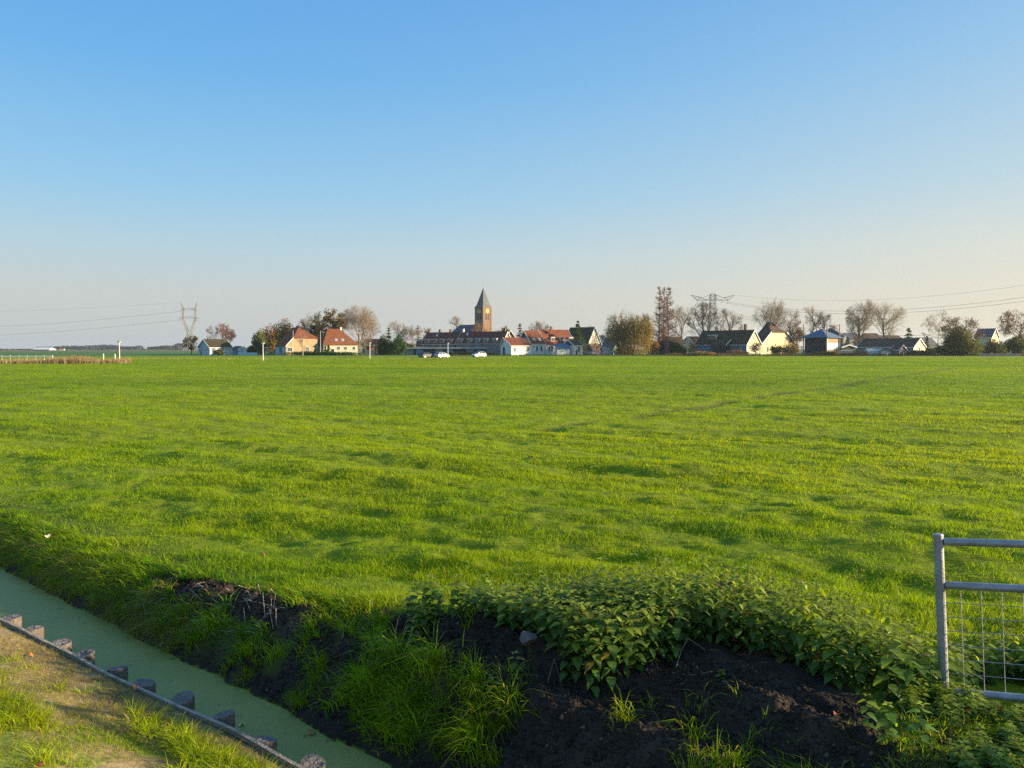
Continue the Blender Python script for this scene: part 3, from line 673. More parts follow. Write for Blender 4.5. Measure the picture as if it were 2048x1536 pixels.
    def skylight(s, px, t, w=0.9, l=1.2, m='pale_glass'):
        q = s.slope_q(px); (a, za), (b, zb) = s.prof[0], s.prof[1]
        P = lambda tt, off: (a + (b - a) * tt, za + (zb - za) * tt + 0.20 + off)
        dl = l / math.hypot(b - a, zb - za) / 2; fr = MB(); p0, p1 = P(t - dl, 0.0), P(t + dl, 0.0)
        fr.prism([p0, p1, (p1[0], p1[1] + 0.10), (p0[0], p0[1] + 0.10)], q - w/2, q + w/2, s.mp); o = fr.build('skylight', M['white'], s.t)
        p0, p1 = P(t - dl * 0.85, 0.10), P(t + dl * 0.85, 0.10)
        MB().prism([p0, p1, (p1[0], p1[1] + 0.02), (p0[0], p0[1] + 0.02)], q - w*0.42, q + w*0.42, s.mp).build('pane', M[m], o)
    def chimney(s, q, m='brown_brick', h=1.3, w=0.7, p=None):
        p = (max(s.prof, key=lambda a: a[1])[0] if p is None else p); z = s.zprof(p)
        c = MB(); c.prism([(p - w/2, z - 0.5), (p + w/2, z - 0.5), (p + w/2, z + h), (p - w/2, z + h)], q - w/2, q + w/2, s.mp)
        c.prism([(p - w/2 - 0.08, z + h + 0.002), (p + w/2 + 0.08, z + h + 0.002), (p + w/2 + 0.08, z + h + 0.16), (p - w/2 - 0.08, z + h + 0.16)], q - w/2 - 0.08, q + w/2 + 0.08, s.mp)
        return c.build('chimney', M[m], s.roof)
    def finial(s, h=1.0):
        p, z = max(s.prof, key=lambda a: a[1]); m = MB(); m.prism([(p - 0.09, z), (p + 0.09, z), (p + 0.05, z + 0.3 + h), (p - 0.05, z + 0.3 + h)], -s.over - 0.16, -s.over - 0.10, s.mp); m.build('finial', s.trim_m, s.t)
    def poly_roof(s, vs, fs, name='roof', m=None):
        me = MB(); me.add(vs, fs); s.roof = me.build(name, m or s.roof_m, s.t); return s.roof
    def hip(s, x0, x1, yr=None, zr=None, over=0.35, zc=None):
        """hipped roof over the whole rectangle with a ridge along x from x0 to x1"""
        L, W, o = s.L, s.W, over; yr = W / 2 if yr is None else yr; z = s.h; zr = zr or s.rg
        vs = [(-o, -o, z), (L + o, -o, z), (L + o, W + o, z), (-o, W + o, z), (x0, yr, zr), (x1, yr, zr),
              (-o, -o, z - 0.18), (L + o, -o, z - 0.18), (L + o, W + o, z - 0.18), (-o, W + o, z - 0.18)]
        fs = [(0, 1, 5, 4), (1, 2, 5), (2, 3, 4, 5), (3, 0, 4), (9, 8, 7, 6), (0, 6, 7, 1), (1, 7, 8, 2), (2, 8, 9, 3), (3, 9, 6, 0)]
        if abs(x0 - x1) < 1e-3:
            vs[5] = vs[4]; fs = [(0, 1, 4), (1, 2, 4), (2, 3, 4), (3, 0, 4)] + fs[4:]
        s.poly_roof(vs, fs)
        s.wall = MB().box(0, L, 0, W, -0.3, z - 0.185).build('wall', s.wall_m, s.t); return s
    def half_hip(s, up, sb, zc, z_right, gable_wall=None, over=0.3):
        """ridge along y; the right face carries a gable cut off by a hip at height zc; up = ridge position along x"""
        L, W = s.L, s.W; zl, zr = s.h, s.rg; o = over
        kl = (zr - zl) / up; kr = (zr - z_right) / (L - up)
        u1 = (zc - zl) / kl; u2 = L - max(0, (zc - z_right)) / kr
        wl = [(0, -0.3), (0, zl), (u1, zc), (u2, zc), (L, z_right), (L, -0.3)]
        if abs(z_right - zc) < 0.02: wl = [(0, -0.3), (0, zl), (u1, zc), (L, zc), (L, -0.3)]
        s.wall = MB().prism([(p, z - 0.05) for p, z in wl], 0.25, 0.35, s.mp).build('gable_wall', M[gable_wall] if gable_wall else s.wall_m, s.t)
        MB().box(0.05, L - 0.05, 0.36, W, -0.3, min(zl, z_right) - 0.1).build('wall', s.wall_m, s.t)
        top = [(-o, -o, zl - kl * o), (u1, -o, zc), (u2, -o, zc), (L + o, -o, z_right - kr * o), (L + o, W + o, z_right - kr * o), (up, W + o - sb * 0.5, zr), (-o, W + o, zl - kl * o), (up, sb, zr)]
        n = len(top); bot = [(x, y, z - 0.22) for x, y, z in top]
        fs = [(0, 1, 7, 5, 6), (1, 2, 7), (2, 3, 4, 5, 7), (6, 5, 4)]
        rim = [(0, 1), (1, 2), (2, 3), (3, 4), (4, 6), (6, 0)]
        vs = top + bot; F = fs + [tuple(i + n for i in f)[::-1] for f in fs] + [(a, b, b + n, a + n) for a, b in rim]
        s.poly_roof(vs, F)
        if s.trim_m:
            m = MB()
            for (a, b) in ((0, 1), (2, 3)):
                p, q = Vector(top[a]), Vector(top[b])
                if (p - q).length < 0.4: continue
                m.hexa([p + Vector((0, -0.09, -0.3)), q + Vector((0, -0.09, -0.3)), q + Vector((0, -0.01, -0.3)), p + Vector((0, -0.01, -0.3)),
                        p + Vector((0, -0.09, 0.1)), q + Vector((0, -0.09, 0.1)), q + Vector((0, -0.01, 0.1)), p + Vector((0, -0.01, 0.1))])
            if m.v: m.build('bargeboard', s.trim_m, s.t)
        return s

# -- left part of the village
H = House('cottage', 'small pale blue cottage with white-edged dark roof, standing alone beside the left pylon', 'house', 420, 397.4, 464, 280, 50, 694.8, 679.5, 'left', 'blue_wall', 'moss_tile').std()
H.door('L', 403, 1.0, 2.0); H.win('L', 403.5, 701, 0.8, 1.0); H.win('L', 413, 700.5, 0.9, 1.1); H.win('R', 428, 701.5, 1.6, 2.0, bars=2); H.win('R', 446, 702, 1.4, 1.4)
H = House('garden_shed', 'white garden shed with dark flat-pitched roof right of the pale blue cottage', 'shed', 475.6, 465, 477, 288, 60, 697.5, 693.5, 'right', 'pale_blue', 'slate', trim=None, dims=(3.0, None)).std(); H.door('L', 474, 0.9, 1.9, 'teal_wall')
H = House('garden_shed', 'little gable-fronted pale blue shed left of the dark hedge', 'shed', 478, 476, 493.4, 284, 14, 698.5, 694.2, 'right', 'pale_blue', 'slate', dims=(None, 4)).std(); H.win('R', 484, 701.5, 0.8, 1.0)
f = thing('board_fence', 'low pale blue board fence before the two small sheds', 'fence', (xat(476, 279), 279, 0))
m = MB(); Lf = xat(515, 279) - xat(476, 279)
for i in range(24): m.box(i * Lf / 24, i * Lf / 24 + Lf / 24 - 0.03, -0.02, 0.02, 0.05, 0.95)
m.build('boards', M['pale_blue'], f); [MB().box(0, Lf, 0.022, 0.09, z, z + .1).build('rail', M['pale_blue'], f) for z in (.3, .7)]
for i in range(5): MB().box(i * (Lf - 0.1) / 4, i * (Lf - 0.1) / 4 + 0.1, 0.092, 0.19, -0.2, 1.05).build('post', M['pale_blue'], f)

H = House('farmhouse', 'farmhouse with steep dark red half-hipped roof and yellow brick front', 'house', 572.8, 551, 636, 276, 40, 690.2, 654, 'right', 'blue_wall', 'dark_red_tile')
zr = zat(675.2, 281); H.half_hip(H.L * 0.52, 3.4, zr, zr, 'yellow_brick')
H.roof.data.materials.clear(); H.roof.data.materials.append(M['red_tile'])
H.win('R', 581, 699, 1.8, 1.6, out=-0.24, pane='glass'); H.win('R', 616, 700.5, 1.2, 2.6, out=-0.24); H.win('R', 630, 701, 1.0, 1.6, out=-0.24); H.win('L', 562, 701, 2.2, 2.4, bars=3, frame='pale_blue'); H.win('R', 606, 681, 1.0, 1.2, out=-0.24)
H = House('farmhouse', 'cream-walled farmhouse under one big orange hipped roof', 'house', 648, 640, 715.8, 283, 22, 689, 657.5, 'left', 'cream_wall', 'orange_tile', dims=(None, 11.5))
Ar = (H.A[0] + H.v[0] * H.W / 2, H.A[1] + H.v[1] * H.W / 2)
H.hip(along(Ar, H.u, 656), along(Ar, H.u, 680.5))
H.door('R', 665.4, 1.2, 2.2); [H.win('R', p, 696.5, 1.1, 1.3) for p in (677.5, 691.5, 708.5)]
ch = MB(); xc = along(Ar, H.u, 682.5); ch.box(xc - 0.4, xc + 0.4, H.W/2 - 0.4, H.W/2 + 0.4, H.rg - 1.6, H.rg + 0.6); ch.build('chimney', M['white_wall'], H.roof)
for p_ in (673, 686):
    q = along((H.A[0] + H.v[0]*1.4, H.A[1] + H.v[1]*1.4), H.u, p_); zz = H.h + (H.rg - H.h) * 1.75 / (H.W / 2 + 0.35)
    sk = MB(); k_ = (H.rg - H.h) / (H.W/2 + 0.35); sk.hexa([(q-0.5, 1.0, zz - 0.4*k_ - 0.02), (q+0.5, 1.0, zz - 0.4*k_ - 0.02), (q+0.5, 1.8, zz + 0.4*k_ - 0.02), (q-0.5, 1.8, zz + 0.4*k_ - 0.02), (q-0.5, 1.0, zz - 0.4*k_ + 0.12), (q+0.5, 1.0, zz - 0.4*k_ + 0.12), (q+0.5, 1.8, zz + 0.4*k_ + 0.12), (q-0.5, 1.8, zz + 0.4*k_ + 0.12)])
    sk.build('skylight', M['pale_glass'], H.t)
House('house', 'far red-roofed house mostly hidden behind the round dark green bush', 'house', 731, 727, 772, 335, 20, 690, 679, 'left', 'brown_brick', 'red_tile', dims=(None, 8)).std()
f = thing('panel_fence', 'pale wooden panel fence left of the round dark green bush', 'fence', (xat(732, 279), 279, 0)); Lf = xat(753, 279) - xat(732, 279)
for i in range(2): MB().box(i * Lf/2 + 0.06, (i + 1) * Lf/2 - 0.06, -0.03, 0.03, 0.0, 1.75).build('panel', M['grey_wall'], f)
for i in range(3): MB().box(i * Lf/2 - 0.055, i * Lf/2 + 0.055, -0.06, 0.06, -0.2, 1.9).build('post', M['grey_wall'], f)

# -- terrace
T2 = House('terraced_house_row', 'right half of the long dark red terrace row, five white dormers', 'house row', 1004, 913, 1012, 300, 62, 686.5, 664.0, 'right', 'grey_wall', 'dark_red_tile', dims=(8.6, None)).std()
for px in (923.9, 943, 958.7, 975, 993): T2.dormer(px, 0.25, 2.1, 1.55)
for px in (916, 935, 955, 972, 990): T2.win('L', px, 691, 1.3, 1.2)
T2.chimney(T2.W * 0.05); T2.chimney(T2.W * 0.55); T2.chimney(T2.W * 0.97, 'white_wall'); T2.skylight(931, 0.8)
A2 = (T2.A[0] + T2.v[0] * (T2.W + 0.75), T2.A[1] + T2.v[1] * (T2.W + 0.75))
T1 = House('terraced_house_row', 'left half of the long dark red terrace row, four white dormers', 'house row', 1024 + F_PX * A2[0] / A2[1], 844, 950, A2[1], 62, 687.5, 665.5, 'right', 'grey_wall', 'dark_red_tile', dims=(8.6, None)).std()
for px in (858, 872.5, 888, 904): T1.dormer(px, 0.25, 2.1, 1.55)
for px in (850, 866, 881, 897): T1.win('L', px, 691.5, 1.3, 1.2)
T1.chimney(T1.W * 0.30); T1.chimney(T1.W * 0.62); T1.chimney(T1.W * 0.95); T1.skylight(871, 0.75)
H = House('annex_house', 'small low house with dark roof and white window against the left end of the terrace', 'house', 852, 832, 857, 322, 62, 692, 680, 'right', 'white_wall', 'dark_red_tile', dims=(6.5, None)).std(); H.dormer(841, 0.6, 3.0, 1.7)
for (x0, x1, Yb, lab) in ((810, 868, 287, 'left of the three dark garages with a pale roof edge before the terrace'), (868.6, 930, 286, 'middle of the three dark garages with a pale roof edge before the terrace'), (930.6, 972, 285, 'right of the three dark garages with a pale roof edge before the terrace')):
    g = thing('garage', lab, 'garage', (xat(x0, Yb), Yb, 0), 0, 'dark flat-roofed garages'); w = xat(x1, Yb) - xat(x0, Yb)
    MB().box(0, w, 0, 5, -0.2, 2.45).build('wall', M['dark_wall'], g)
    MB().box(-0.1, w + 0.1, -0.5, 5.2, 2.455, 2.60).build('roof', M['slate'], g); MB().box(-0.12, w + 0.12, -0.56, -0.505, 2.42, 2.68).build('fascia', M['white'], g)
    nd = max(2, int(w / 3.2))
    for i in range(nd): MB().box((i + 0.12) * w / nd, (i + 0.88) * w / nd, -0.04, 0.02, 0, 2.1).build('door_or_shade_panel', M['teal_wall' if i % 3 == 1 else 'dark_green' if i % 3 else 'grey_wall'], g)

# -- church
YC = 400.0; rzc = math.radians(45); xc = xat(966.2, YC)
ct = thing('church', 'brick village church with square clock tower, tapering slate spire and dark nave', 'church', (xc, YC, 0), rzc)
S = abs(along((xc, YC), (math.cos(rzc), math.sin(rzc)), 983.0)); zc_ = zat(614.5, YC + 3)
tw = MB(); tw.box(0, S, 0, S, -0.3, zc_ - 1.0); tw.box(-0.22, S + 0.22, -0.22, S + 0.22, zc_ - 0.998, zc_)
for z in (8.5, 14.0): tw.box(-0.12, S + 0.12, -0.12, S + 0.12, z, z + 0.3)
for cx_, cy_ in ((-0.15, -0.15), (S - 0.75, -0.15), (-0.15, S - 0.75)):
    tw.box(cx_, cx_ + 0.9, cy_, cy_ + 0.9, -0.3, zc_ - 1.002)
tw.build('tower', M['tower_brick'], ct)
zt = zat(575.5, YC + 3); o = -0.25; sp = MB(); c = S / 2
rings = [(S / 2 + 0.25, zc_ + 0.003), (S / 2 - 0.45, zc_ + 1.0), (0.06, zt)]
vs = []
for r, z in rings: vs += [(c - r, c - r, z), (c + r, c - r, z), (c + r, c + r, z), (c - r, c + r, z)]
fs = [(3, 2, 1, 0), (8, 9, 10, 11)] + [(4*k + i, 4*k + (i+1) % 4, 4*k + 4 + (i+1) % 4, 4*k + 4 + i) for k in (0, 1) for i in range(4)]
sp.add(vs, fs); so = sp.build('spire', M['pale_slate'], ct)
MB().bar((c, c, zt - 0.3), (c, c, zt + 2.6), 0.07).box(c - 0.5, c + 0.5, c - 0.05, c + 0.05, zt + 1.7, zt + 1.83).build('weathercock_cross', M['pylon'], so)
for face in 'RL':
    def F(a, d, z): return (a, -d, z) if face == 'R' else (-d, a, z)
    zk = zat(621.5, YC + 2); d = MB(); d.bar(F(c, 0.0, zk), F(c, 0.14, zk), 1.05, k=20)
    k_ = d.build('clock_face', M['clock'] if face == 'R' else M['clock'], ct)
    d = MB(); d.bar(F(c, 0.142, zk), F(c, 0.16, zk), 0.62, k=20); d.build('clock_disc', M['clock_dark'], k_)
    d = MB(); d.bar(F(c, 0.18, zk), F(c, 0.18, zk + 0.75), 0.07); d.bar(F(c, 0.18, zk), F(c + 0.35, 0.18, zk - 0.35), 0.07); d.build('clock_hand', M['clock'], k_)
    for off in (-0.85, 0.85):
        z0, z1 = zat(640, YC + 2), zat(628, YC + 2); q = MB()
        pts = [(off - 0.5, z0), (off + 0.5, z0), (off + 0.5, z1 - 0.4), (off, z1), (off - 0.5, z1 - 0.4)]
        n_ = len(pts); q.add([F(c + a, -0.05, z) for a, z in pts] + [F(c + a, 0.03, z) for a, z in pts], [tuple(range(n_)), tuple(range(n_, 2*n_))] + [(i, (i+1) % n_, n_ + (i+1) % n_, n_ + i) for i in range(n_)])
        q.build('belfry_opening', M['dark_wall'], ct)
    q = MB(); q.box(0, 0, 0, 0, 0, 0); q = MB()
    for a in (c - 1.7, c - 0.1, c + 1.5): p0 = F(a, 0.0, 9); p1 = F(a + 0.2, 0.10, 13.4); q.box(min(p0[0], p1[0]), max(p0[0], p1[0]), min(p0[1], p1[1]), max(p0[1], p1[1]), 9, 13.4)
    q.build('blind_arcade', M['tower_brick'], ct)
NW = 9.0; zr = zat(649.2, YC + 10); ze = zat(668, YC + 10); y0 = S - 0.1; y1 = S + 19; xm = S / 2
nv = MB(); nv.box(xm - NW/2, xm + NW/2, y0, y1, -0.3, ze); nv.build('nave', M['brown_brick'], ct)
vs = [(xm - NW/2 - .3, y0, ze), (xm + NW/2 + .3, y0, ze), (xm, y0, zr), (xm - NW/2 - .3, y1 + .3, ze), (xm + NW/2 + .3, y1 + .3, ze), (xm, y1 - 3.5, zr)]
MB().add(vs, [(0, 2, 5, 3), (1, 4, 5, 2), (3, 5, 4), (0, 1, 2), (0, 3, 4, 1)]).build('nave_roof', M['slate'], ct)
for i in range(5):
    y = y0 + 2 + i * 3.4; MB().box(xm - NW/2 - 0.05, xm - NW/2 + 0.05, y, y + 1.2, 2.5, 6.5).build('nave_window', M['glass'], ct)

# -- white cluster right of the church
H = House('barn', 'small white barn with curved red roof, nearest of the white cluster', 'barn', 1022.5, 1001.2, 1063, 262, 32, 691.2, 676.5, 'left', 'white_wall', 'red_tile', prof=[(0, 0), (.3, .42), (.7, 1), (1, 0.02)], ridge_off=.7).std()
H.door('L', 1008, 1.5, 2.9, 'dark_green'); H.win('L', 1006.2, 686.5, 0.6, 1.4, name='loft_door', bars=0, pane='black_door'); H.win('R', 1029.5, 699, 0.9, 1.3); H.win('R', 1056.5, 699, 0.9, 1.3)
H = House('house', 'white house with two skylights in its red roof, dark boarded gable', 'house', 1062.5, 1035, 1089.5, 270, 32, 687.3, 662.5, 'left', 'white_wall', 'red_tile', dims=(None, 8.6)).std('dark_green')
for px in (1074, 1082.5): H.win('R', px, 697.5, 0.9, 1.9, bars=0)
H.win('R', 1067.5, 694, 0.7, 0.6, bars=0); H.skylight(1066, 0.30, 1.0, 1.1); H.skylight(1077.5, 0.30, 1.0, 1.1)
H = House('house', 'largest white house with broad red roof and three white dormers', 'house', 1092, 1070, 1150, 277, 32, 689.5, 660.4, 'left', 'white_wall', 'red_tile', dims=(None, 9.4)).std('dark_wall')
for px in (1102.5, 1121, 1139): H.dormer(px, 1.0, 1.5, 1.5, bars=1)
for px in (1098.5, 1104): H.win('R', px, 698, 0.9, 1.9, bars=0)
H.chimney(H.L * 0.42)
H = House('gable_house', 'narrow red gable with white edge peeping out above the small white barn', 'house', 1010, 1006, 1031, 305, 22, 676, 661.5, 'right', 'brown_brick', 'red_tile', dims=(None, 9)).std()
H = House('annex', 'white annex with dark boarded gable at the right end of the white cluster', 'annex', 1148, 1128, 1165.4, 266, 36, 690.8, 680.3, 'left', 'white_wall', 'brown_tile', dims=(None, 6.0)).std('dark_green')
H.door('R', 1153, 0.9, 2.0); H.win('R', 1157.5, 699.5, 1.4, 2.2, name='glazed_door')
H = House('lean_to', 'low white lean-to with blue slate roof beside the annex', 'lean-to', 1114, 1112, 1139, 264, 10, 697.3, 689.0, 'left', 'white_wall', 'blue_slate', trim=None, prof=[(0, 0), (.98, 1), (1, .97)], dims=(None, 3.4)).std()
H = House('house', 'brown brick house with tall cream gable, white balcony and dark roof behind a pine', 'house', 1175, 1128, 1201, 290, 47, 687.6, 655.4, 'right', 'brown_brick', 'moss_tile', prof=[(0, 0), (.10, .20), (.5, 1), (.9, .20), (1, 0)]).std('cream_wall')
H.win('R', 1182.5, 693.5, 1.1, 1.4); H.win('R', 1192, 693.5, 1.1, 1.4); H.win('R', 1188, 681, 1.2, 1.2, out=0.03); H.door('R', 1188.5, 1.0, 2.1, z0=0.0)
b = MB(); z = H.fz('R', 1188, 684); c = H.L/2
for i in range(9): b.box(c - 1.6 + i*0.4, c - 1.55 + i*0.4, -0.75, -0.70, z - 0.2, z + 0.7)
b.box(c - 1.7, c + 1.75, -0.80, -0.0, z - 0.35, z - 0.22); b.box(c - 1.7, c + 1.75, -0.78, -0.68, z + 0.70, z + 0.78); b.build('balcony', M['white'], H.t)
f = thing('deck_fence', 'white railing fence in front of the brown brick house', 'fence', (xat(1174, 276), 276, 0)); Lf = xat(1200, 276) - xat(1174, 276)
[MB().box(0, Lf, -0.03, 0.03, z, z + 0.14).build('rail', M['white'], f) for z in (0.5, 0.95, 1.4)]; [MB().box(i * Lf/5 - 0.05, i * Lf/5 + 0.05, 0.032, 0.13, -0.2, 1.6).build('post', M['white'], f) for i in range(6)]
House('house', 'dark-roofed house with cream wall between the brown brick house and the willow', 'house', 1206, 1196, 1216, 322, 40, 682, 671.8, 'left', 'cream_wall', 'slate', dims=(None, 7)).std()
H = House('shed', 'light blue shed with dark roof at the foot of the willow', 'shed', 1227, 1204.5, 1232, 284, 60, 694, 677, 'right', 'pale_blue', 'blue_slate', dims=(6, None)).std()

# -- right part of the village
House('barn', 'dark windowless barn half hidden right of the three tall conifers', 'barn', 1346, 1339, 1372, 292, 22, 686, 675, 'left', 'dark_wall', 'moss_tile', trim=None, dims=(None, 9)).std()
H = House('cottage', 'small cottage with cream gable and brown roof behind the slate blue house', 'house', 1389, 1371, 1412, 312, 36, 687, 674, 'left', 'cream_wall', 'brown_tile', dims=(None, 7.5)).std(); H.win('L', 1380, 684, 0.8, 1.0); H.skylight(1393, 0.6)
bp_ = thing('brick_pillar', 'tall free-standing brick pillar with flat cap beside the conifers', 'pillar', (xat(1333.5, 284), 284, 0), 0.5)
MB().box(-0.55, 0.55, -0.55, 0.55, -0.2, 4.3).build('shaft', M['brown_brick'], bp_); MB().box(-0.68, 0.68, -0.68, 0.68, 4.303, 4.5).build('cap', M['stone'], bp_)
H = House('house', 'long slate blue house with mossy roof and pale yellow cross gable', 'house', 1492.5, 1391, 1520, 270, 38, 688.5, 661, 'right', 'teal_wall', 'moss_tile', dims=(8.6, None)).std('yellow_wall')
MB().box(0.02, H.L - 0.02, -0.028, -0.002, 0, H.h - 0.06).build('front_boarding', M['cream_wall'], H.t)
H.finial(1.2); H.win('R', 1499, 695, 0.9, 1.6, out=0.03); H.win('R', 1508, 695, 0.9, 1.6, out=0.03); H.win('R', 1506.5, 676, 0.8, 1.0, out=0.03)
H.win('L', 1424.5, 696, 1.2, 1.7); H.win('L', 1448, 696, 1.2, 1.7); H.win('L', 1472, 694.5, 4.0, 2.0, bars=5)
H.dormer(1424, 1.6, 3.6, 1.5, wall='white'); H.chimney(H.W * 0.16, h=2.2, w=0.8); H.chimney(H.W * 0.45, h=0.6)
an = MB(); q0 = H.slope_q(1436); q1 = H.slope_q(1466)
an.prism([(-2.6, -0.3), (-2.6, H.h - 0.4), (0.0, H.h + 1.3), (0.0, -0.3)], q1, q0, H.mp); an.build('porch', M['dark_wall'], H.t)
an = MB(); an.prism([(-2.9, H.h - 0.5), (0.6, H.h + 1.75), (0.6, H.h + 1.95), (-2.9, H.h - 0.3)], q1 - 0.2, q0 + 0.2, H.mp); an.build('porch_roof', M['moss_tile'], H.t)
an = MB(); an.prism([(-2.9, H.h - 0.55), (0.6, H.h + 1.7), (0.6, H.h + 2.0), (-2.9, H.h - 0.25)], q1 - 0.3, q1 - 0.205, H.mp); an.build('porch_bargeboard', M['white'], H.t)
H = House('farmhouse', 'farmhouse with tall dark pyramid roof and broad pale yellow front', 'house', 1520, 1497, 1592, 279, 38, 690.2, 643.5, 'right', 'white_wall', 'brown_tile')
H.half_hip(H.L * 0.48, 4.6, zat(663.5, 285), zat(690.5, 290), 'yellow_wall')
for px in (1536, 1546, 1559, 1569): H.win('R', px, 699, 1.3, 2.0, out=-0.24)
H = House('hay_barn', 'square hay barn under a blue pyramid roof carried by four tall poles', 'barn', 1652.5, 1606, 1678, 255, 39, 674.2, 657.0, 'left', 'dark_wall', 'blue_slate')
ov = 0.7; vs = [(-ov, -ov, H.h), (H.L + ov, -ov, H.h), (H.L + ov, H.W + ov, H.h), (-ov, H.W + ov, H.h), (H.L/2, H.W/2, H.rg)]
vs += [(x, y, z - 0.25) for x, y, z in vs[:4]]
H.poly_roof(vs, [(0, 1, 4), (1, 2, 4), (2, 3, 4), (3, 0, 4), (8, 7, 6, 5), (0, 5, 6, 1), (1, 6, 7, 2), (2, 7, 8, 3), (3, 8, 5, 0)])
MB().box(0.3, H.L - 0.3, 0.3, H.W - 0.3, -0.3, H.h - 0.26).build('wall', M['dark_wall'], H.t)
MB().box(0.5, H.L - 0.5, 0.22, 0.295, H.h - 1.9, H.h - 0.3).build('upper_boarding', M['yellow_brick'], H.t)
MB().box(0.5, H.L - 0.5, 0.22, 0.295, H.h - 4.0, H.h - 1.92).build('pale_boarding', M['white_wall'], H.t)
MB().box(0.5, H.L - 0.5, 0.22, 0.295, 0.1, H.h - 4.02).build('lower_boarding', M['grey_wall'], H.t)
for x, y in ((0, 0), (H.L, 0), (0, H.W), (H.L, H.W)):
    MB().bar((x, y, -0.3), (x, y, zat(648, 259)), 0.2, 0.17, 10).build('pole', M['pale_bark'], H.t)
MB().box(0.02, 0.8, 0.05, 0.25, -0.2, H.h - 0.3).build('corner_board', M['white_wall'], H.t)
H = House('house', 'house with grey hipped slate roof directly behind the hay barn', 'house', 1684, 1655, 1700, 322, 58, 672, 655, 'left', 'grey_wall', 'slate', dims=(9, 11)); H.hip(4.4, 4.6)
H = House('carport', 'low dark carport with white-edged shallow gable right of the hay barn', 'carport', 1683, 1681, 1711, 268, 12, 694.8, 690.3, 'right', 'dark_wall', 'slate', dims=(None, 6)).std()
MB().box(0.5, H.L - 0.5, -0.03, 0.0, 0, 1.9).build('door_or_shade_panel', M['black_door'], H.t)  # black panel painted in for the shade inside the open carport
sh = thing('flat_shed', 'very low shed with white flat roof edge before the carport', 'shed', (xat(1668, 262), 262, 0)); w = xat(1704, 262) - xat(1668, 262)
MB().box(0.15, w - 0.15, 0, 3, -0.1, 1.55).build('wall', M['cream_wall'], sh); MB().box(0, w, -0.2, 3.2, 1.555, 1.85).build('roof', M['white'], sh)
H = House('longhouse', 'long low house with plain dark brown roof and lit cream end gable', 'house', 1826, 1714.5, 1849.5, 266, 40, 694, 677.8, 'right', 'grey_wall', 'brown_tile', dims=(None, None)).std('cream_wall')
MB().box(0.02, H.L - 0.02, -0.028, -0.002, 0, H.h - 0.06).build('front_boarding', M['cream_wall'], H.t); H.win('R', 1838, 698, 1.4, 1.4, out=0.03); H.win('R', 1837, 688, 0.8, 0.8, out=0.03)
H = House('porch', 'little white-edged gabled outhouse in front of the long brown roof', 'outhouse', 1797, 1795, 1812, 258, 24, 699.5, 691.2, 'right', 'grey_wall', 'brown_tile', dims=(None, 3)).std()
H = House('outbuilding', 'small cream hut lit by the sun beside the greenhouse', 'hut', 1774, 1772, 1781, 258, 40, 701.2, 699.8, 'left', 'cream_wall', 'slate', trim=None, dims=(None, 2.2)).std(); H.win('R', 1777, 704, 0.5, 0.6, bars=0)
gh = thing('greenhouse', 'glass greenhouse with pale frame between brown fence and cream hut', 'greenhouse', (xat(1736, 260), 260, 0), 0.1); w = 5.9
MB().add([(0, 0, 0), (w, 0, 0), (w, 3, 0), (0, 3, 0), (0, 0, 1.5), (w, 0, 1.5), (w, 3, 1.5), (0, 3, 1.5), (0, 1.5, 2.3), (w, 1.5, 2.3)], [(0, 1, 5, 4), (1, 2, 6, 9, 5), (2, 3, 7, 6), (3, 0, 4, 8, 7), (4, 5, 9, 8), (6, 7, 8, 9)]).build('glazing', M['pale_glass'], gh)
m = MB()
for i in range(9): x = i * w / 8; m.bar((x, -0.03, 0), (x, -0.03, 1.53), 0.035, k=4); m.bar((x, -0.03, 1.53), (x, 1.5, 2.34), 0.035, k=4)
m.bar((0, -0.03, 1.53), (w, -0.03, 1.53), 0.05, k=4); m.bar((0, 1.5, 2.36), (w, 1.5, 2.36), 0.05, k=4); m.build('frame', M['white'], gh)
f = thing('board_fence', 'brown upright board fence left of the greenhouse', 'fence', (xat(1706, 259), 259, 0)); Lf = xat(1735, 259) - xat(1706, 259)
m = MB(); [m.box(i * Lf/20, (i + 1) * Lf/20 - 0.03, -0.02, 0.02, 0, 1.5 + 0.03 * (i % 3)) for i in range(20)]; m.build('boards', M['fence_wood'], f); MB().box(0, Lf, 0.022, 0.09, 1.1, 1.2).build('rail', M['fence_wood'], f)
for (a, l, r, e, rd_, lab, rf) in ((1698, 1696, 1720, 677, 667, 'distant grey-roofed house just right of the hay barn poles', 'slate'), (1738, 1736, 1764, 677, 667.5, 'distant brown-roofed house under the left one of two fan-shaped trees', 'brown_tile'), (1768, 1766, 1806, 679, 672, 'distant long brown-roofed house with a white verge beside the spruce', 'brown_tile'), (1843, 1841, 1874, 690, 676, 'distant house with big blue-grey roof behind the cream end gable', 'pale_slate')):
    House('house', lab, 'house', a, l, r, 345, 14, e, rd_, 'left', 'grey_wall', rf, trim='white' if 'verge' in lab else None, dims=(None, 8)).std()
H = House('house', 'house with dark roof and bright yellow gable showing above the hedge at far right', 'house', 1981.5, 1948, 1995.5, 318, 35, 674, 658, 'right', 'yellow_wall', 'slate').std(); H.win('R', 1988.5, 667, 0.9, 1.1)
gw = thing('garden_wall', 'low pale garden wall under the hedge at far right', 'wall', (xat(1958, 243), 243, 0), -0.03)
MB().box(0, 13, 0, 0.25, -0.2, 0.62).build('wall', M['grey_wall'], gw); MB().box(-0.05, 13.05, -0.05, 0.30, 0.623, 0.70).build('coping', M['white_wall'], gw)

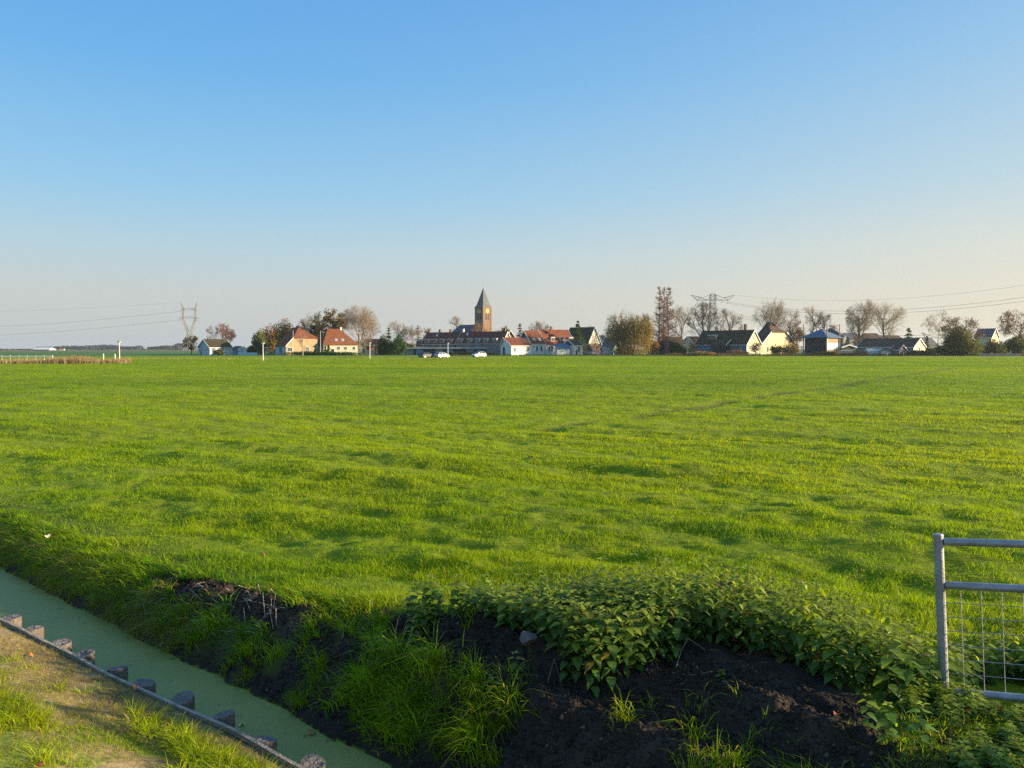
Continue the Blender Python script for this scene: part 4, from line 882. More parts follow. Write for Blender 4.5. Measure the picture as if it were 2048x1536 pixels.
# -- far left flats
hs = thing('long_barn', 'distant long low barn with white roof on the left horizon', 'barn', (xat(67, 900), 900, 0)); w = xat(99, 900) - xat(67, 900)
MB().box(0, w, 0, 14, -1, 1.2).build('wall', M['grey_wall'], hs); MB().add([(-.5, -.5, 1.2), (w + .5, -.5, 1.2), (w + .5, 14.5, 1.2), (-.5, 14.5, 1.2), (1, 7, 3.6), (w - 1, 7, 3.6)], [(0, 1, 5, 4), (1, 2, 5), (2, 3, 4, 5), (3, 0, 4), (3, 2, 1, 0)]).build('roof', M['white'], hs)
House('farmhouse', 'tiny distant red-roofed farmhouse before the blue treeline', 'house', 119, 118, 128.5, 1100, 20, 699.2, 696.2, 'left', 'white_wall', 'red_tile', trim=None, dims=(None, 8)).std()

# -- pylons and power lines
def lattice(m, p, q, w0, w1, n, r):
    p, q = Vector(p), Vector(q)
    C = []
    for i in range(n + 1):
        t = i / n; c = p.lerp(q, t); w = w0 + (w1 - w0) * t; C.append([c + Vector((sx * w / 2, sy * w / 2, 0)) for sx, sy in ((-1, -1), (1, -1), (1, 1), (-1, 1))])
    for i in range(n):
        for k in range(4):
            m.bar(C[i][k], C[i+1][k], r, k=4); m.bar(C[i][k], C[i+1][(k+1) % 4], r * 0.7, k=3); m.bar(C[i][(k+1) % 4], C[i+1][k], r * 0.7, k=3); m.bar(C[i+1][k], C[i+1][(k+1) % 4], r * 0.7, k=3)
YP = 800.0
pl = thing('lattice_pylon', 'tall lattice pylon with two crossarms and horn-like tips, left of the village', 'pylon', (xat(380.5, YP), YP, 0), 0.25)
zz = lambda py: zat(py, YP); sc = YP / F_PX
m = MB(); lattice(m, (0, 0, -1), (0, 0, zz(662)), 11.5, 4.2, 7, 0.24)
for sx in (-1, 1):
    lattice(m, (sx * 2.0, 0, zz(662)), (sx * 6.2, 0, zz(636)), 2.6, 2.0, 4, 0.2); lattice(m, (sx * 6.2, 0, zz(636)), (sx * 5.6, 0, zz(618)), 2.0, 1.6, 3, 0.2)
m.build('body', M['pylon'], pl)
for py, wd in ((636, 9.6), (619.5, 8.2)):
    m = MB(); z = zz(py)
    for dy in (-0.9, 0.9): m.bar((-wd, 0, z - 0.3), (wd, 0, z - 0.3), 0.2, k=4); m.bar((-wd * .62, dy, z + 1.5), (wd * .62, dy, z + 1.5), 0.17, k=4)
    for sx in (-1, 1): m.bar((sx * wd, 0, z - 0.3), (sx * wd * .62, 0, z + 1.5), 0.17, k=4)
    for i in range(10): x0 = -wd * .62 + i * wd * .124; m.bar((x0, 0, z - .3), (x0 + wd * .062, 0, z + 1.5), 0.1, k=3); m.bar((x0 + wd * .062, 0, z + 1.5), (x0 + wd * .124, 0, z - .3), 0.1, k=3)
    for x_ in (-wd, -wd * .75, wd * .75, wd): m.bar((x_, 0, z - .3), (x_, 0, z - 3.2), 0.16, k=5)
    m.build('crossarm', M['pylon'], pl)
for sx in (-1, 1):
    m = MB(); lattice(m, (sx * 5.7, 0, zz(618)), (sx * 7.6, 0, zz(604.5)), 1.7, 0.4, 4, 0.2); m.build('horn', M['pylon'], pl)
YQ = 700.0; zq = lambda py: zat(py, YQ); sq = YQ / F_PX
pr = thing('lattice_pylon', 'wide lattice pylon with one broad wing-shaped crossarm above the bare trees on the right', 'pylon', (xat(1424, YQ), YQ, 0), 0.0)
m = MB(); lattice(m, (0, 0, -1), (0, 0, zq(588)), 9.5, 3.8, 12, 0.2); m.bar((0, 0, zq(588)), (0, 0, zq(584)), 0.2); m.build('body', M['pylon'], pr)
m = MB(); h1 = 31 * sq; h2 = 43.5 * sq; zl = zq(600.3); zm = zq(589.5); zh = zq(590)
for dy in (-1.2, 1.2):
    m.bar((-h1, dy, zl), (h1, dy, zl), 0.3, k=4)
for sx in (-1, 1):
    for dy in (-1.2, 1.2):
        m.bar((sx * h1, dy, zl), (sx * h2, 0, zh), 0.26, k=4); m.bar((sx * h2, 0, zh), (sx * 22 * sq, 0, zq(595.5)), 0.2, k=4); m.bar((sx * 22 * sq, 0, zq(595.5)), (sx * 2, dy, zm), 0.22, k=4)
        m.bar((sx * h1, dy, zl), (sx * 22 * sq, 0, zq(594.0)), 0.16, k=4); m.bar((sx * h2, 0, zh), (sx * 10 * sq, dy, zl), 0.16, k=4); m.bar((sx * 10 * sq, dy, zl), (sx * 2, dy, zm), 0.16, k=4)
m.build('crossarm', M['pylon'], pr)
for x_ in (-30, -17.5, 17.5, 30):
    MB().bar((x_ * sq, 0, zl), (x_ * sq, 0, zl - 3.2), 0.2, k=5).build('insulator', M['pylon'], pr)
def wire(P0, P1, sag, r, label, group):
    n = 40; P0, P1 = np.array(P0), np.array(P1); t = np.linspace(0, 1, n + 1)[:, None]
    C = P0 * (1 - t) + P1 * t; C[:, 2] -= (4 * sag * t * (1 - t))[:, 0]
    V, Q = tubes(C[:-1], C[1:], [r] * n, [r] * n, 4)
    return tag(np_mesh('power_line', V, Q, None, [M['wire']]), label, 'power line', group)
def pt(px, py, Y): return (xat(px, Y), Y, zat(py, Y))
wire((pl.location.x - 9, YP, zz(622.5)), pt(-260, 655.5, 1100), 7, 0.085, 'upper conductor running left from the left pylon to the picture edge', 'conductors of the left pylon')
wire((pl.location.x - 10, YP, zz(639.5)), pt(-260, 672.5, 1100), 7, 0.085, 'lower conductor running left from the left pylon to the picture edge', 'conductors of the left pylon')
wire((pl.location.x - 7.6, YP, zz(604.5)), pt(-260, 625, 1100), 4, 0.045, 'faint topmost earth wire running left from the left pylon', 'conductors of the left pylon')
for (x0, y0, x1, y1, sag, r, lab) in ((1467.5, 590, 2330, 520, 12, 0.055, 'topmost thin earth wire running right from the wide pylon'),
        (1453.5, 604, 2330, 543, 14, 0.085, 'upper conductor of the pair running right below the earth wire'), (1443, 604.5, 2330, 552, 15, 0.085, 'lower conductor of the pair running right below the earth wire'),
        (1405, 606.5, 2330, 606, 23, 0.085, 'low conductor crossing behind the two fan-shaped trees'), (1395, 607, 2330, 613, 24, 0.085, 'lowest conductor running right behind trees and hay barn')):
    wire(pt(x0, y0, YQ), pt(x1, y1, 420), sag, r, lab, 'conductors of the wide pylon')

# -- lamp posts
def lamp(px, base, top, label, Y=None):
    Y = Y or CAMZ * F_PX / (base - HOR); h = zat(top, Y)
    t = thing('street_lamp', label, 'street lamp', (xat(px, Y), Y, 0), 0, 'slim white street lamps')
    MB().bar((0, 0, -0.1), (0, 0, h - 0.2), 0.085, 0.06, 10).build('pole', M['white'], t)
    MB().cyl((0, 0), 0.16, h - 0.42, h - 0.16, 12, 0.40).build('lamp_shade', M['white'], t); MB().cyl((0, 0), 0.42, h - 0.157, h - 0.05, 12, 0.12).build('lamp_cap', M['grey_wall'], t)
lamp(239.5, 722.5, 681.5, 'slim white lamp post at the right end of the reed strip')
lamp(526.5, 722, 684, 'slim white lamp post before the dark bush left of the red farmhouse')
lamp(740, 718, 683.5, 'slim white lamp post right of the cream farmhouse, near the panel fence')
lamp(775.3, 709.5, 676, 'slim white lamp post in front of the round dark green bushes')
lamp(896, 715, 685, 'slim white lamp post right beside the silver car')
for px, top, lab in ((587, 662, 'thin flagpole at the left side of the red-roofed farmhouse'), (641.5, 664, 'thin flagpole between the two red and orange roofed farmhouses')):
    t = thing('flagpole', lab, 'flagpole', (xat(px, 272), 272, 0)); MB().bar((0, 0, -0.1), (0, 0, zat(top, 272)), 0.08, 0.05, 8).build('pole', M['white'], t); MB().cyl((0, 0), 0.11, zat(top, 272), zat(top, 272) + 0.15, 8, 0.03).build('knob', M['white'], t)

# -- far fences by the reeds
f = thing('rail_fence', 'white rail fence behind the tan reed strip at far left', 'fence', (xat(-30, 150), 150, 0)); Lf = xat(105, 150) - xat(-30, 150)
m = MB(); m.box(0, Lf, -0.03, 0.03, 0.78, 0.98); m.build('rail', M['white'], f); [MB().box(i * Lf/8 - 0.06, i * Lf/8 + 0.06, 0.032, 0.15, -0.2, 1.05).build('post', M['white'], f) for i in range(9)]
f = thing('field_gate', 'slanting wooden field gate leaning at the end of the white rail fence', 'gate', (xat(135, 148), 148, 0), 0.2)
MB().bar((0, 0, 0.75), (1.9, 0, 1.30), 0.09, k=5).build('rail', M['straw'], f); MB().bar((0.3, 0, 0.25), (1.9, 0, 0.80), 0.09, k=5).build('rail', M['straw'], f); MB().bar((1.9, 0, -0.1), (1.9, 0, 1.35), 0.10, k=6).build('post', M['dark_bark'], f); MB().bar((0.35, 0, -0.1), (0.35, 0, 0.95), 0.10, k=6).build('post', M['dark_bark'], f)
for px, tp_, lab in ((207.3, 707.5, 'white marker post standing in the reeds'), (230.5, 708, 'white-topped marker post close left of the lamp post')):
    t = thing('marker_post', lab, 'post', (xat(px, 142), 142, 0)); MB().bar((0, 0, -0.1), (0, 0, zat(tp_, 142) - 0.3), 0.09, k=8).build('shaft', M['white_wall'], t); MB().bar((0, 0, zat(tp_, 142) - 0.298), (0, 0, zat(tp_, 142)), 0.11, 0.08, 8).build('cap', M['white'], t)

# -- cars
def car(label, px, Y, rz, paint, group=None):
    t = thing('parked_car', label, 'car', (xat(px, Y), Y, 0.0), rz, group)
    side = [(-2.05, .30), (-2.08, .75), (-1.95, 1.0), (0.75, 0.98), (1.75, .82), (2.02, .62), (2.02, .30)]
    m = MB(); n = len(side)
    secs = [(-.84, .93), (-.88, 1), (.88, 1), (.84, .93)]
    rows = [[(x * k, y, z if z < .5 else z * (0.985 if k < 1 else 1)) for x, z in side] for y, k in secs]
    m.add([v for r in rows for v in r], [tuple(range(n)), tuple(range(3*n, 4*n))[::-1]] + [(r*n + i, r*n + (i+1) % n, (r+1)*n + (i+1) % n, (r+1)*n + i) for r in range(3) for i in range(n)])
    m.build('body', paint, t, bevel=0.03, smooth=False)
    def cab(sc_, x0, x1, x2, x3, z0, z1, nm, mt, yb, yt):
        m = MB(); m.hexa([(x0, -yb, z0), (x3, -yb, z0), (x3, yb, z0), (x0, yb, z0), (x1, -yt, z1), (x2, -yt, z1), (x2, yt, z1), (x1, yt, z1)]); return m.build(nm, mt, t)
    cab(1, -1.90, -1.45, .10, .95, .985, 1.38, 'windows', M['glass'], .80, .66)
    m = MB(); m.hexa([(-1.52, -.67, 1.383), (.16, -.67, 1.383), (.16, .67, 1.383), (-1.52, .67, 1.383), (-1.30, -.52, 1.48), (-.05, -.52, 1.48), (-.05, .52, 1.48), (-1.30, .52, 1.48)])
    for sy in (-1, 1):
        for (xa, xb) in ((-1.93, -1.46), (.98, .12), (-.55, -.52)): m.bar((xa, sy * .82, .98), (xb, sy * .675, 1.40), .045, k=4)
    m.build('roof', paint, t)
    for sx in (-1.28, 1.30):
        for sy in (-1, 1):
            w = MB(); w.cyl((sx, .32), .32, sy * .70, sy * .90, 18, axis='y'); wo_ = w.build('wheel', M['rubber'], t)
            w = MB(); w.cyl((sx, .32), .20, sy * .901, sy * .915, 14, axis='y'); w.build('rim', M['rim'], wo_)
    for sy in (-1, 1):
        MB().box(1.90, 2.03, sy * .62 - .16, sy * .62 + .16, .60, .72).build('headlight', M['pale_glass'], t)
        MB().box(-2.10, -2.0, sy * .70 - .10, sy * .70 + .10, .68, .90).build('tail_light', M['tail'], t)
        MB().box(.62, .80, sy * .92 - .07, sy * .92 + .07, .98, 1.10).build('wing_mirror', paint, t)
    MB().box(2.0, 2.06, -.5, .5, .36, .52).build('bumper_grille', M['rubber'], t); MB().box(-2.12, -2.06, -.26, .26, .42, .54).build('number_plate', M['white'], t)
    return t
def paint(name, col, metal=0.2):
    m, n, l, p = _pb(name); p.inputs["Base Color"].default_value = (*col, 1); p.inputs["Metallic"].default_value = metal; p.inputs["Roughness"].default_value = 0.3
    p.inputs["Coat Weight"].default_value = 0.6; p.inputs["Coat Roughness"].default_value = 0.08
    tc = n.new("ShaderNodeTexCoord"); z = n.new("ShaderNodeTexNoise"); z.inputs["Scale"].default_value = 4
    l.new(tc.outputs["Object"], z.inputs["Vector"]); r = n.new("ShaderNodeMapRange"); r.inputs[3].default_value = 0.24; r.inputs[4].default_value = 0.40
    l.new(z.outputs["Fac"], r.inputs[0]); l.new(r.outputs[0], p.inputs["Roughness"]); return m
M['tail'] = mat('tail_lamp_red', (0.35, 0.02, 0.015), 0.3, 0.1)
car('dark grey parked car, leftmost of the three cars before the village', 853, 196, math.radians(50), paint('dark_grey_paint', (0.035, 0.037, 0.042), 0.4), 'cars parked before the village')
car('silver-white parked car beside the dark grey one', 883.5, 198, math.radians(50), paint('silver_paint', (0.62, 0.62, 0.60), 0.3), 'cars parked before the village')
car('white parked car standing alone, rightmost of the three cars', 957.5, 214, math.radians(220), paint('white_car_paint', (0.75, 0.75, 0.73), 0.0), 'cars parked before the village')
# ------------------------------------------------------------------ trees
def norm(a): return a / np.maximum(np.linalg.norm(a, axis=1, keepdims=True), 1e-9)
def clampE(P, D, L, C, R):
    """shorten branches so that their tips stay inside the crown envelope"""
    for _ in range(3):
        e = (((P + D * L[:, None] - C) / R) ** 2).sum(1); L = L * np.where(e > 1, 1 / np.sqrt(np.maximum(e, 1)) ** 1.3, 1.0)
    return L
def grow(rng, P, D, L, R0, seg, wob, up, k=4, taper=0.45):
    """curved branches: returns tube pieces and the point rows"""
    n = len(P); pts = [P]; d = D.copy()
    for i in range(seg):
        d = norm(d + rng.normal(0, wob, (n, 3)) + np.array([0, 0, up])); pts.append(pts[-1] + d * (L / seg)[:, None])
    pts = np.stack(pts, 1); t = np.linspace(1, taper, seg + 1)
    V, Q = tubes(pts[:, :-1].reshape(-1, 3), pts[:, 1:].reshape(-1, 3), (R0[:, None] * t[:-1]).ravel(), (R0[:, None] * t[1:]).ravel(), k)
    return V, Q, pts, d
def spawn(rng, pts, d, n, t0, spread, Lp, frac, upb):
    m, s1 = pts.shape[0], pts.shape[1] - 1
    t = t0 + (1 - t0) * (np.arange(n)[None] + rng.random((m, n))) / n
    f = np.clip(t * s1, 0, s1 - 1e-4); i = f.astype(int); w = (f - i)[..., None]
    r = np.arange(m)[:, None]
    P = pts[r, i] * (1 - w) + pts[r, i + 1] * w; dd = pts[r, i + 1] - pts[r, i]; dd = dd / np.maximum(np.linalg.norm(dd, axis=2, keepdims=True), 1e-9)
    rv = rng.normal(0, 1, (m, n, 3)); rv -= dd * (rv * dd).sum(2, keepdims=True); rv /= np.maximum(np.linalg.norm(rv, axis=2, keepdims=True), 1e-9)
    a = spread * (0.6 + 0.8 * rng.random((m, n, 1)))
    D = dd * np.cos(a) + rv * np.sin(a) + np.array([0, 0, upb])
    L = Lp[:, None] * frac * (0.6 + 0.8 * rng.random((m, n))) * (1.15 - 0.5 * t)
    return P.reshape(-1, 3), norm(D.reshape(-1, 3)), L.ravel()
def cards(rng, P, size, cols, flat=0.0, long=1.0):
    n = len(P); a = norm(rng.normal(0, 1, (n, 3))); b = norm(np.cross(a, rng.normal(0, 1, (n, 3)))); s = (size * (0.6 + 0.8 * rng.random(n)))[:, None]
    V = np.stack([P - a * s * long, P + b * s * .55, P + a * s * long, P - b * s * .55], 1).reshape(-1, 3)
    Q = (np.arange(n) * 4)[:, None] + np.arange(4)[None]
    c = np.asarray(cols); k = rng.integers(0, len(c), n); w = rng.random((n, 1)); cc = (c[k] * (0.7 + 0.5 * w))
    return V, Q, np.repeat(cc, 4, 0)
def strips(rng, pts, w):
    """flat thin twigs along rows of points"""
    n, s, _ = pts.shape; d = norm((pts[:, -1] - pts[:, 0])); side = norm(np.cross(d, rng.normal(0, 1, (n, 3)))) * w * 0.5
    t = np.linspace(1, 0.35, s)[None, :, None]
    V = np.stack([pts - side[:, None] * t, pts + side[:, None] * t], 2).reshape(n, -1, 3)
    Q = np.concatenate([np.array([[2*i, 2*i+1, 2*i+3, 2*i+2]]) + (np.arange(n) * 2 * s)[:, None] for i in range(s - 1)])
    return V.reshape(-1, 3), Q
def finish(root, trunkVQ, crown, bark, tint_trunk=None):
    V, Q = trunkVQ; np_mesh('trunk', V, Q, None, [M[bark]], root)
    V, Q, T, C = join([(v, q, None, c) for v, q, c in crown]); np_mesh('crown', V, Q, None, [M['leaf']], root, tint=C)
def cat2(l):
    o = 0; Vs = []; Qs = []
    for V, Q in l: Vs.append(V); Qs.append(Q + o); o += len(V)
    return np.concatenate(Vs), np.concatenate(Qs)
TW = {'grey': [(.30, .24, .19), (.22, .17, .13)], 'brown': [(.17, .11, .075), (.12, .08, .055)], 'red': [(.26, .14, .10), (.19, .11, .08)], 'pale': [(.38, .31, .24), (.30, .24, .18)], 'dark': [(.09, .065, .05), (.06, .045, .035)]}
def place(px, Y): return (xat(px, Y), Y, 0)
def bare_tree(label, px, top, half, Y, seed, tw='grey', bark='bark', base_c=0.28, leaves=None, nl=0, lsize=0.28, n1=10, n2=7, n3=6, n4=6, trunks=1, tw_w=0.05, shape=1.0, droop=0.0, name='bare_tree', up=0.12, r0=None):
    rng = np.random.default_rng(seed); H = zat(top, Y); rx = half / F_PX * Y
    root = thing(name, label, 'tree', place(px, Y), seed * 0.7)
    zb = H * base_c; C = np.array([0, 0, (H + zb) / 2]); R = np.array([rx, rx, (H - zb) / 2 * 1.02]); r0 = r0 or (0.018 * H + 0.05)
    P = np.stack([rng.normal(0, .25 if trunks > 1 else 0.01, trunks), rng.normal(0, .25 if trunks > 1 else 0.01, trunks), np.full(trunks, -0.3)], 1)
    D = norm(np.stack([rng.normal(0, .16 if trunks > 1 else .05, trunks), rng.normal(0, .16 if trunks > 1 else .05, trunks), np.ones(trunks)], 1))
    L = np.full(trunks, H * 0.70)
    V0, Q0, p0, d0 = grow(rng, P, D, L, np.full(trunks, r0), 7, .05, .04, 8, .25); TR = [(V0, Q0)]
    P, D, L = spawn(rng, p0, d0, n1, max(0.22, base_c * 0.95), 1.0, np.full(trunks, max(H * .55, rx * 1.35)), 1.0, up)
    L = clampE(P, D, L, C, R); V1, Q1, p1, d1 = grow(rng, P, D, L, r0 * .42 * (L / (L.max())) ** .7 + .015, 5, .13, .10 - droop, 5, .3); TR.append((V1, Q1))
    P, D, L = spawn(rng, p1, d1, n2, .25, .75, L, .62, up * .7); L = clampE(P, D, L, C, R)
    V2, Q2, p2, d2 = grow(rng, P, D, L, np.maximum(.012, r0 * .16 * (L / L.max())) , 4, .16, .08 - droop, 4, .35); TR.append((V2, Q2))
    P, D, L = spawn(rng, p2, d2, n3, .2, .75, L, .62, up * .4); L = clampE(P, D, L, C, R)
    _, _, p3, d3 = grow(rng, P, D, L, np.full(len(P), .02), 3, .15, .06 - droop * 1.5, 3)
    crown = []; c = np.array(TW[tw])
    def add(pts, w):
        V, Q = strips(rng, pts, w); per = len(V) // len(pts); k = rng.integers(0, len(c), len(pts)); crown.append((V, Q, np.repeat(c[k] * (0.75 + .5 * rng.random((len(pts), 1))), per, 0)))
    add(p3, tw_w * 1.7)
    if n4:
        P, D, L = spawn(rng, p3, d3, n4, .15, .7, L, .75, up * .3); L = np.maximum(clampE(P, D, L, C, R * 1.03), .25)
        _, _, p4, _ = grow(rng, P, D, L, np.full(len(P), .01), 2, .15, .05 - droop * 3, 3); add(p4, tw_w)
        tips = p4.reshape(-1, 3)
    else: tips = p3.reshape(-1, 3)
    if leaves is not None and nl:
        s = tips[rng.integers(0, len(tips), nl)] + rng.normal(0, .22, (nl, 3)); crown.append(cards(rng, s, lsize, leaves))
    finish(root, cat2(TR), crown, bark); return root
GR = [tuple(v * 1.9 for v in c) for c in [(.035, .065, .018), (.05, .085, .02), (.025, .05, .018)]]
OLIVE = [tuple(v * 2.0 for v in c) for c in [(.09, .085, .022), (.12, .10, .025), (.06, .07, .02)]]
ORANGE = [tuple(v * 1.5 for v in c) for c in [(.34, .15, .04), (.26, .12, .035), (.20, .11, .035)]]
BROWN = [tuple(v * 1.9 for v in c) for c in [(.16, .10, .04), (.20, .12, .045), (.11, .08, .03)]]
GOLD = [tuple(v * 1.5 for v in c) for c in [(.24, .16, .04), (.19, .14, .04), (.28, .17, .05)]]
def bush(label, px, top, half, Y, seed, cols, n=2600, size=.26, depth=None, base=0.0, name='bush', cat='bush', lobes=16, stems=True, bark='dark_bark', flat=0.8):
    rng = np.random.default_rng(seed); H = zat(top, Y); rx = half / F_PX * Y; ry = depth or rx * .8
    root = thing(name, label, cat, place(px, Y))
    ph = rng.random(lobes) * 6.283; rr = np.sqrt(rng.random(lobes)) * .75
    LC = np.stack([rr * np.cos(ph) * rx, rr * np.sin(ph) * ry, base + (H - base) * (.22 + .55 * rng.random(lobes) * (1 - rr * .6))], 1)
    LR = np.stack([rx * (.34 + .22 * rng.random(lobes)), ry * (.34 + .22 * rng.random(lobes)), (H - base) * (.24 + .16 * rng.random(lobes))], 1)
    LC[:, 2] = np.minimum(LC[:, 2], H - LR[:, 2] * .95)
    LC[0] = (rng.normal(0, .15) * rx, 0, H - LR[0, 2])
    k = rng.integers(0, lobes, n); u = norm(rng.normal(0, 1, (n, 3))); q = rng.random((n, 1)) ** .4
    P = LC[k] + u * q * LR[k]; P[:, 2] = np.clip(P[:, 2], .03, None)
    lobe_c = np.asarray(cols)[rng.integers(0, len(cols), lobes)]
    V, Q, C = cards(rng, P, size, cols); C = C * .5 + np.repeat(lobe_c[k], 4, 0) * .5
    ns = 9; S0 = np.stack([rng.normal(0, rx * .2, ns), rng.normal(0, ry * .2, ns), np.full(ns, -.2)], 1); S1 = LC[rng.integers(0, lobes, ns)]
    finish(root, tubes(S0, S1, [.09] * ns, [.03] * ns, 5), [(V, Q, C)], bark); return root
def spruce(label, px, top, half, Y, seed, cols=GR, tiers=15, name='conifer', size=.30, base_c=.1, per=16, dens=9, power=.85):
    rng = np.random.default_rng(seed); H = zat(top, Y); rx = half / F_PX * Y; root = thing(name, label, 'tree', place(px, Y))
    P0, P1, pts = [], [], []
    for i in range(tiers):
        z = H * (base_c + (1 - base_c) * (i + rng.random() * .6) / tiers); r = rx * max(.05, (1 - (z - H * base_c) / (H * (1 - base_c)))) ** power
        for j in range(per):
            a = rng.random() * 6.283; l = r * (.65 + .45 * rng.random()); e = np.array([math.cos(a) * l, math.sin(a) * l, z - l * .35 + rng.normal(0, .06)])
            P0.append((0, 0, z)); P1.append(e)
            for q in range(dens): t = .15 + .85 * rng.random(); pts.append(np.array([0, 0, z]) * (1 - t) + e * t + rng.normal(0, .08, 3))
    V0, Q0 = tubes([(0, 0, -.3)], [(0, 0, H)], [.02 * H], [.02], 8); V1, Q1 = tubes(P0, P1, [.03] * len(P0), [.012] * len(P0), 3)
    finish(root, cat2([(V0, Q0), (V1, Q1)]), [cards(rng, np.array(pts), size, cols)], 'dark_bark'); return root

bare_tree('ragged dark tree standing at the foot of the left pylon', 383, 671, 15, 284, 1, 'dark', 'dark_bark', .22, GR + BROWN, 420, .30, n1=10, n4=3, name='tree')
bare_tree('reddish half-bare tree behind the roof of the pale blue cottage', 442, 647, 27, 296, 2, 'red', 'bark', .30, [(.30, .15, .09), (.24, .12, .08)], 420, .26, name='tree')
bush('dark green bush to the left of the red farmhouse trees', 522, 655, 17, 292, 3, GR + OLIVE, 2600, .32, name='tree', cat='tree')
bush('orange autumn tree at the left of the big yellow-brown crown', 540, 645, 19, 296, 4, ORANGE + OLIVE, 2000, .32, base=2, name='tree', cat='tree')
bush('big rounded yellow-brown autumn tree left of the red farmhouse', 568, 635, 32, 302, 5, OLIVE + GOLD + BROWN, 5200, .32, name='tree', cat='tree', lobes=18)
bare_tree('small reddish tree behind the left slope of the red farmhouse roof', 598, 648, 17, 318, 6, 'red', leaves=BROWN, nl=600, lsize=.3, name='tree')
bare_tree('bare grey tree rising behind the right half of the red farmhouse', 618, 626, 20, 322, 7, 'grey')
bare_tree('dark-topped tree just right of the red farmhouse peak', 635, 624, 17, 316, 8, 'dark', 'dark_bark', .3, GR + BROWN, 1500, .34, name='tree')
bush('rusty brown autumn tree between the red and orange roofed farmhouses', 650, 628, 20, 306, 9, BROWN + ORANGE, 2400, .33, base=1.5, name='tree', cat='tree')
bare_tree('tall olive tree behind the orange farmhouse roof', 668, 616, 25, 310, 10, 'brown', leaves=OLIVE + BROWN, nl=3200, lsize=.36, name='tree')
bare_tree('great spreading bare tree with pale forked trunk right of the cream farmhouse', 719, 614, 41, 300, 11, 'pale', 'pale_bark', .20, n1=13, n2=7, n3=7, n4=5, trunks=2, tw_w=.055)
bare_tree('slender pale tree in front of the yellow brick farmhouse front', 606, 662, 12, 262, 12, 'pale', 'pale_bark', .3, BROWN, 90, .2, n1=7, n2=4, n3=4, n4=3, r0=.2, tw_w=.025, name='tree')
for i, (px, w, tp) in enumerate(((632, 4, 692), (651, 4.5, 691), (657.5, 5, 689))):
    spruce(['narrow clipped cypress at the right corner of the yellow brick front', 'smaller cypress at the left corner of the cream farmhouse', 'larger cypress just left of the black farmhouse door'][i], px, tp, w, 268, 20 + i, GR, 9, 'cypress', .22, .02, 12, 6, .5)['group'] = 'cypresses by the farmhouses'
bush('low clipped hedge along the foot of both farmhouses', 640, 701.5, 86, 266, 24, GR, 4200, .22, depth=1.2, name='hedge', cat='hedge', lobes=40)
bush('round dark green bush right of the panel fence', 767, 667.5, 16, 276, 25, GR + OLIVE[:1], 3600, .28)
bush('larger dark green bush left of the garages', 797, 667, 19, 274, 26, GR, 4200, .28, lobes=16)
bare_tree('bare tree behind the larger dark green bush', 793, 643, 23, 335, 27, 'pale', 'bark', .2)
bare_tree('bushy bare tree between dark bush and terrace', 828, 650, 21, 338, 28, 'grey', 'pale_bark', .18)
spruce('little dark conifer left of the terrace gable end', 836, 650, 10, 342, 29, GR, 10, 'conifer', .34, .3, 8, 6)
bare_tree('small brown-leafed tree above the left end of the terrace', 857, 647.5, 9, 345, 30, 'brown', leaves=BROWN, nl=420, lsize=.32, n4=3, name='tree')
spruce('tiny dark pine beside the round dark green bush', 778, 655, 13, 300, 31, GR, 9, 'conifer', .32, .3, 8, 6)
bare_tree('bare tree sticking up behind the church nave roof', 916, 634, 23, 440, 32, 'grey', 'bark', .4)
bare_tree('pale brown shrubby tree at the foot of the church tower', 957, 647.5, 17, 352, 33, 'red', 'pale_bark', .2, BROWN, 260, .28)
bare_tree('brown twiggy tree right of the church tower', 1000, 650, 19, 356, 34, 'brown', 'bark', .2, BROWN, 500, .3, name='tree')
spruce('reddish brown conifer between red gable and skylight house', 1040, 646, 17, 330, 35, [(.20, .11, .07), (.15, .09, .06)], 12, 'conifer', .32, .25, 12, 5)
bare_tree('bare tree behind the ridge of the white houses', 1078, 643, 24, 334, 36, 'grey', 'bark', .3)
spruce('dark green pine in front of the brown brick house roof', 1155.5, 641, 11, 281, 37, GR, 12, 'pine', .32, .25, 13, 8, .55)
bush('ivy-green shrub at the foot of the dark green pine', 1160, 672, 13, 280, 38, GR + OLIVE[:1], 1500, .28)
bare_tree('faint bare tree behind the brown brick house ridge', 1176, 645, 15, 350, 39, 'grey')
bare_tree('small bare tree between brown brick house and willow', 1206, 664, 11, 335, 40, 'red', n4=3)
bush('low brown hedge in front of the terrace', 935, 703.5, 66, 276, 41, BROWN + OLIVE, 2600, .22, depth=1.2, name='hedge', cat='hedge', lobes=30)

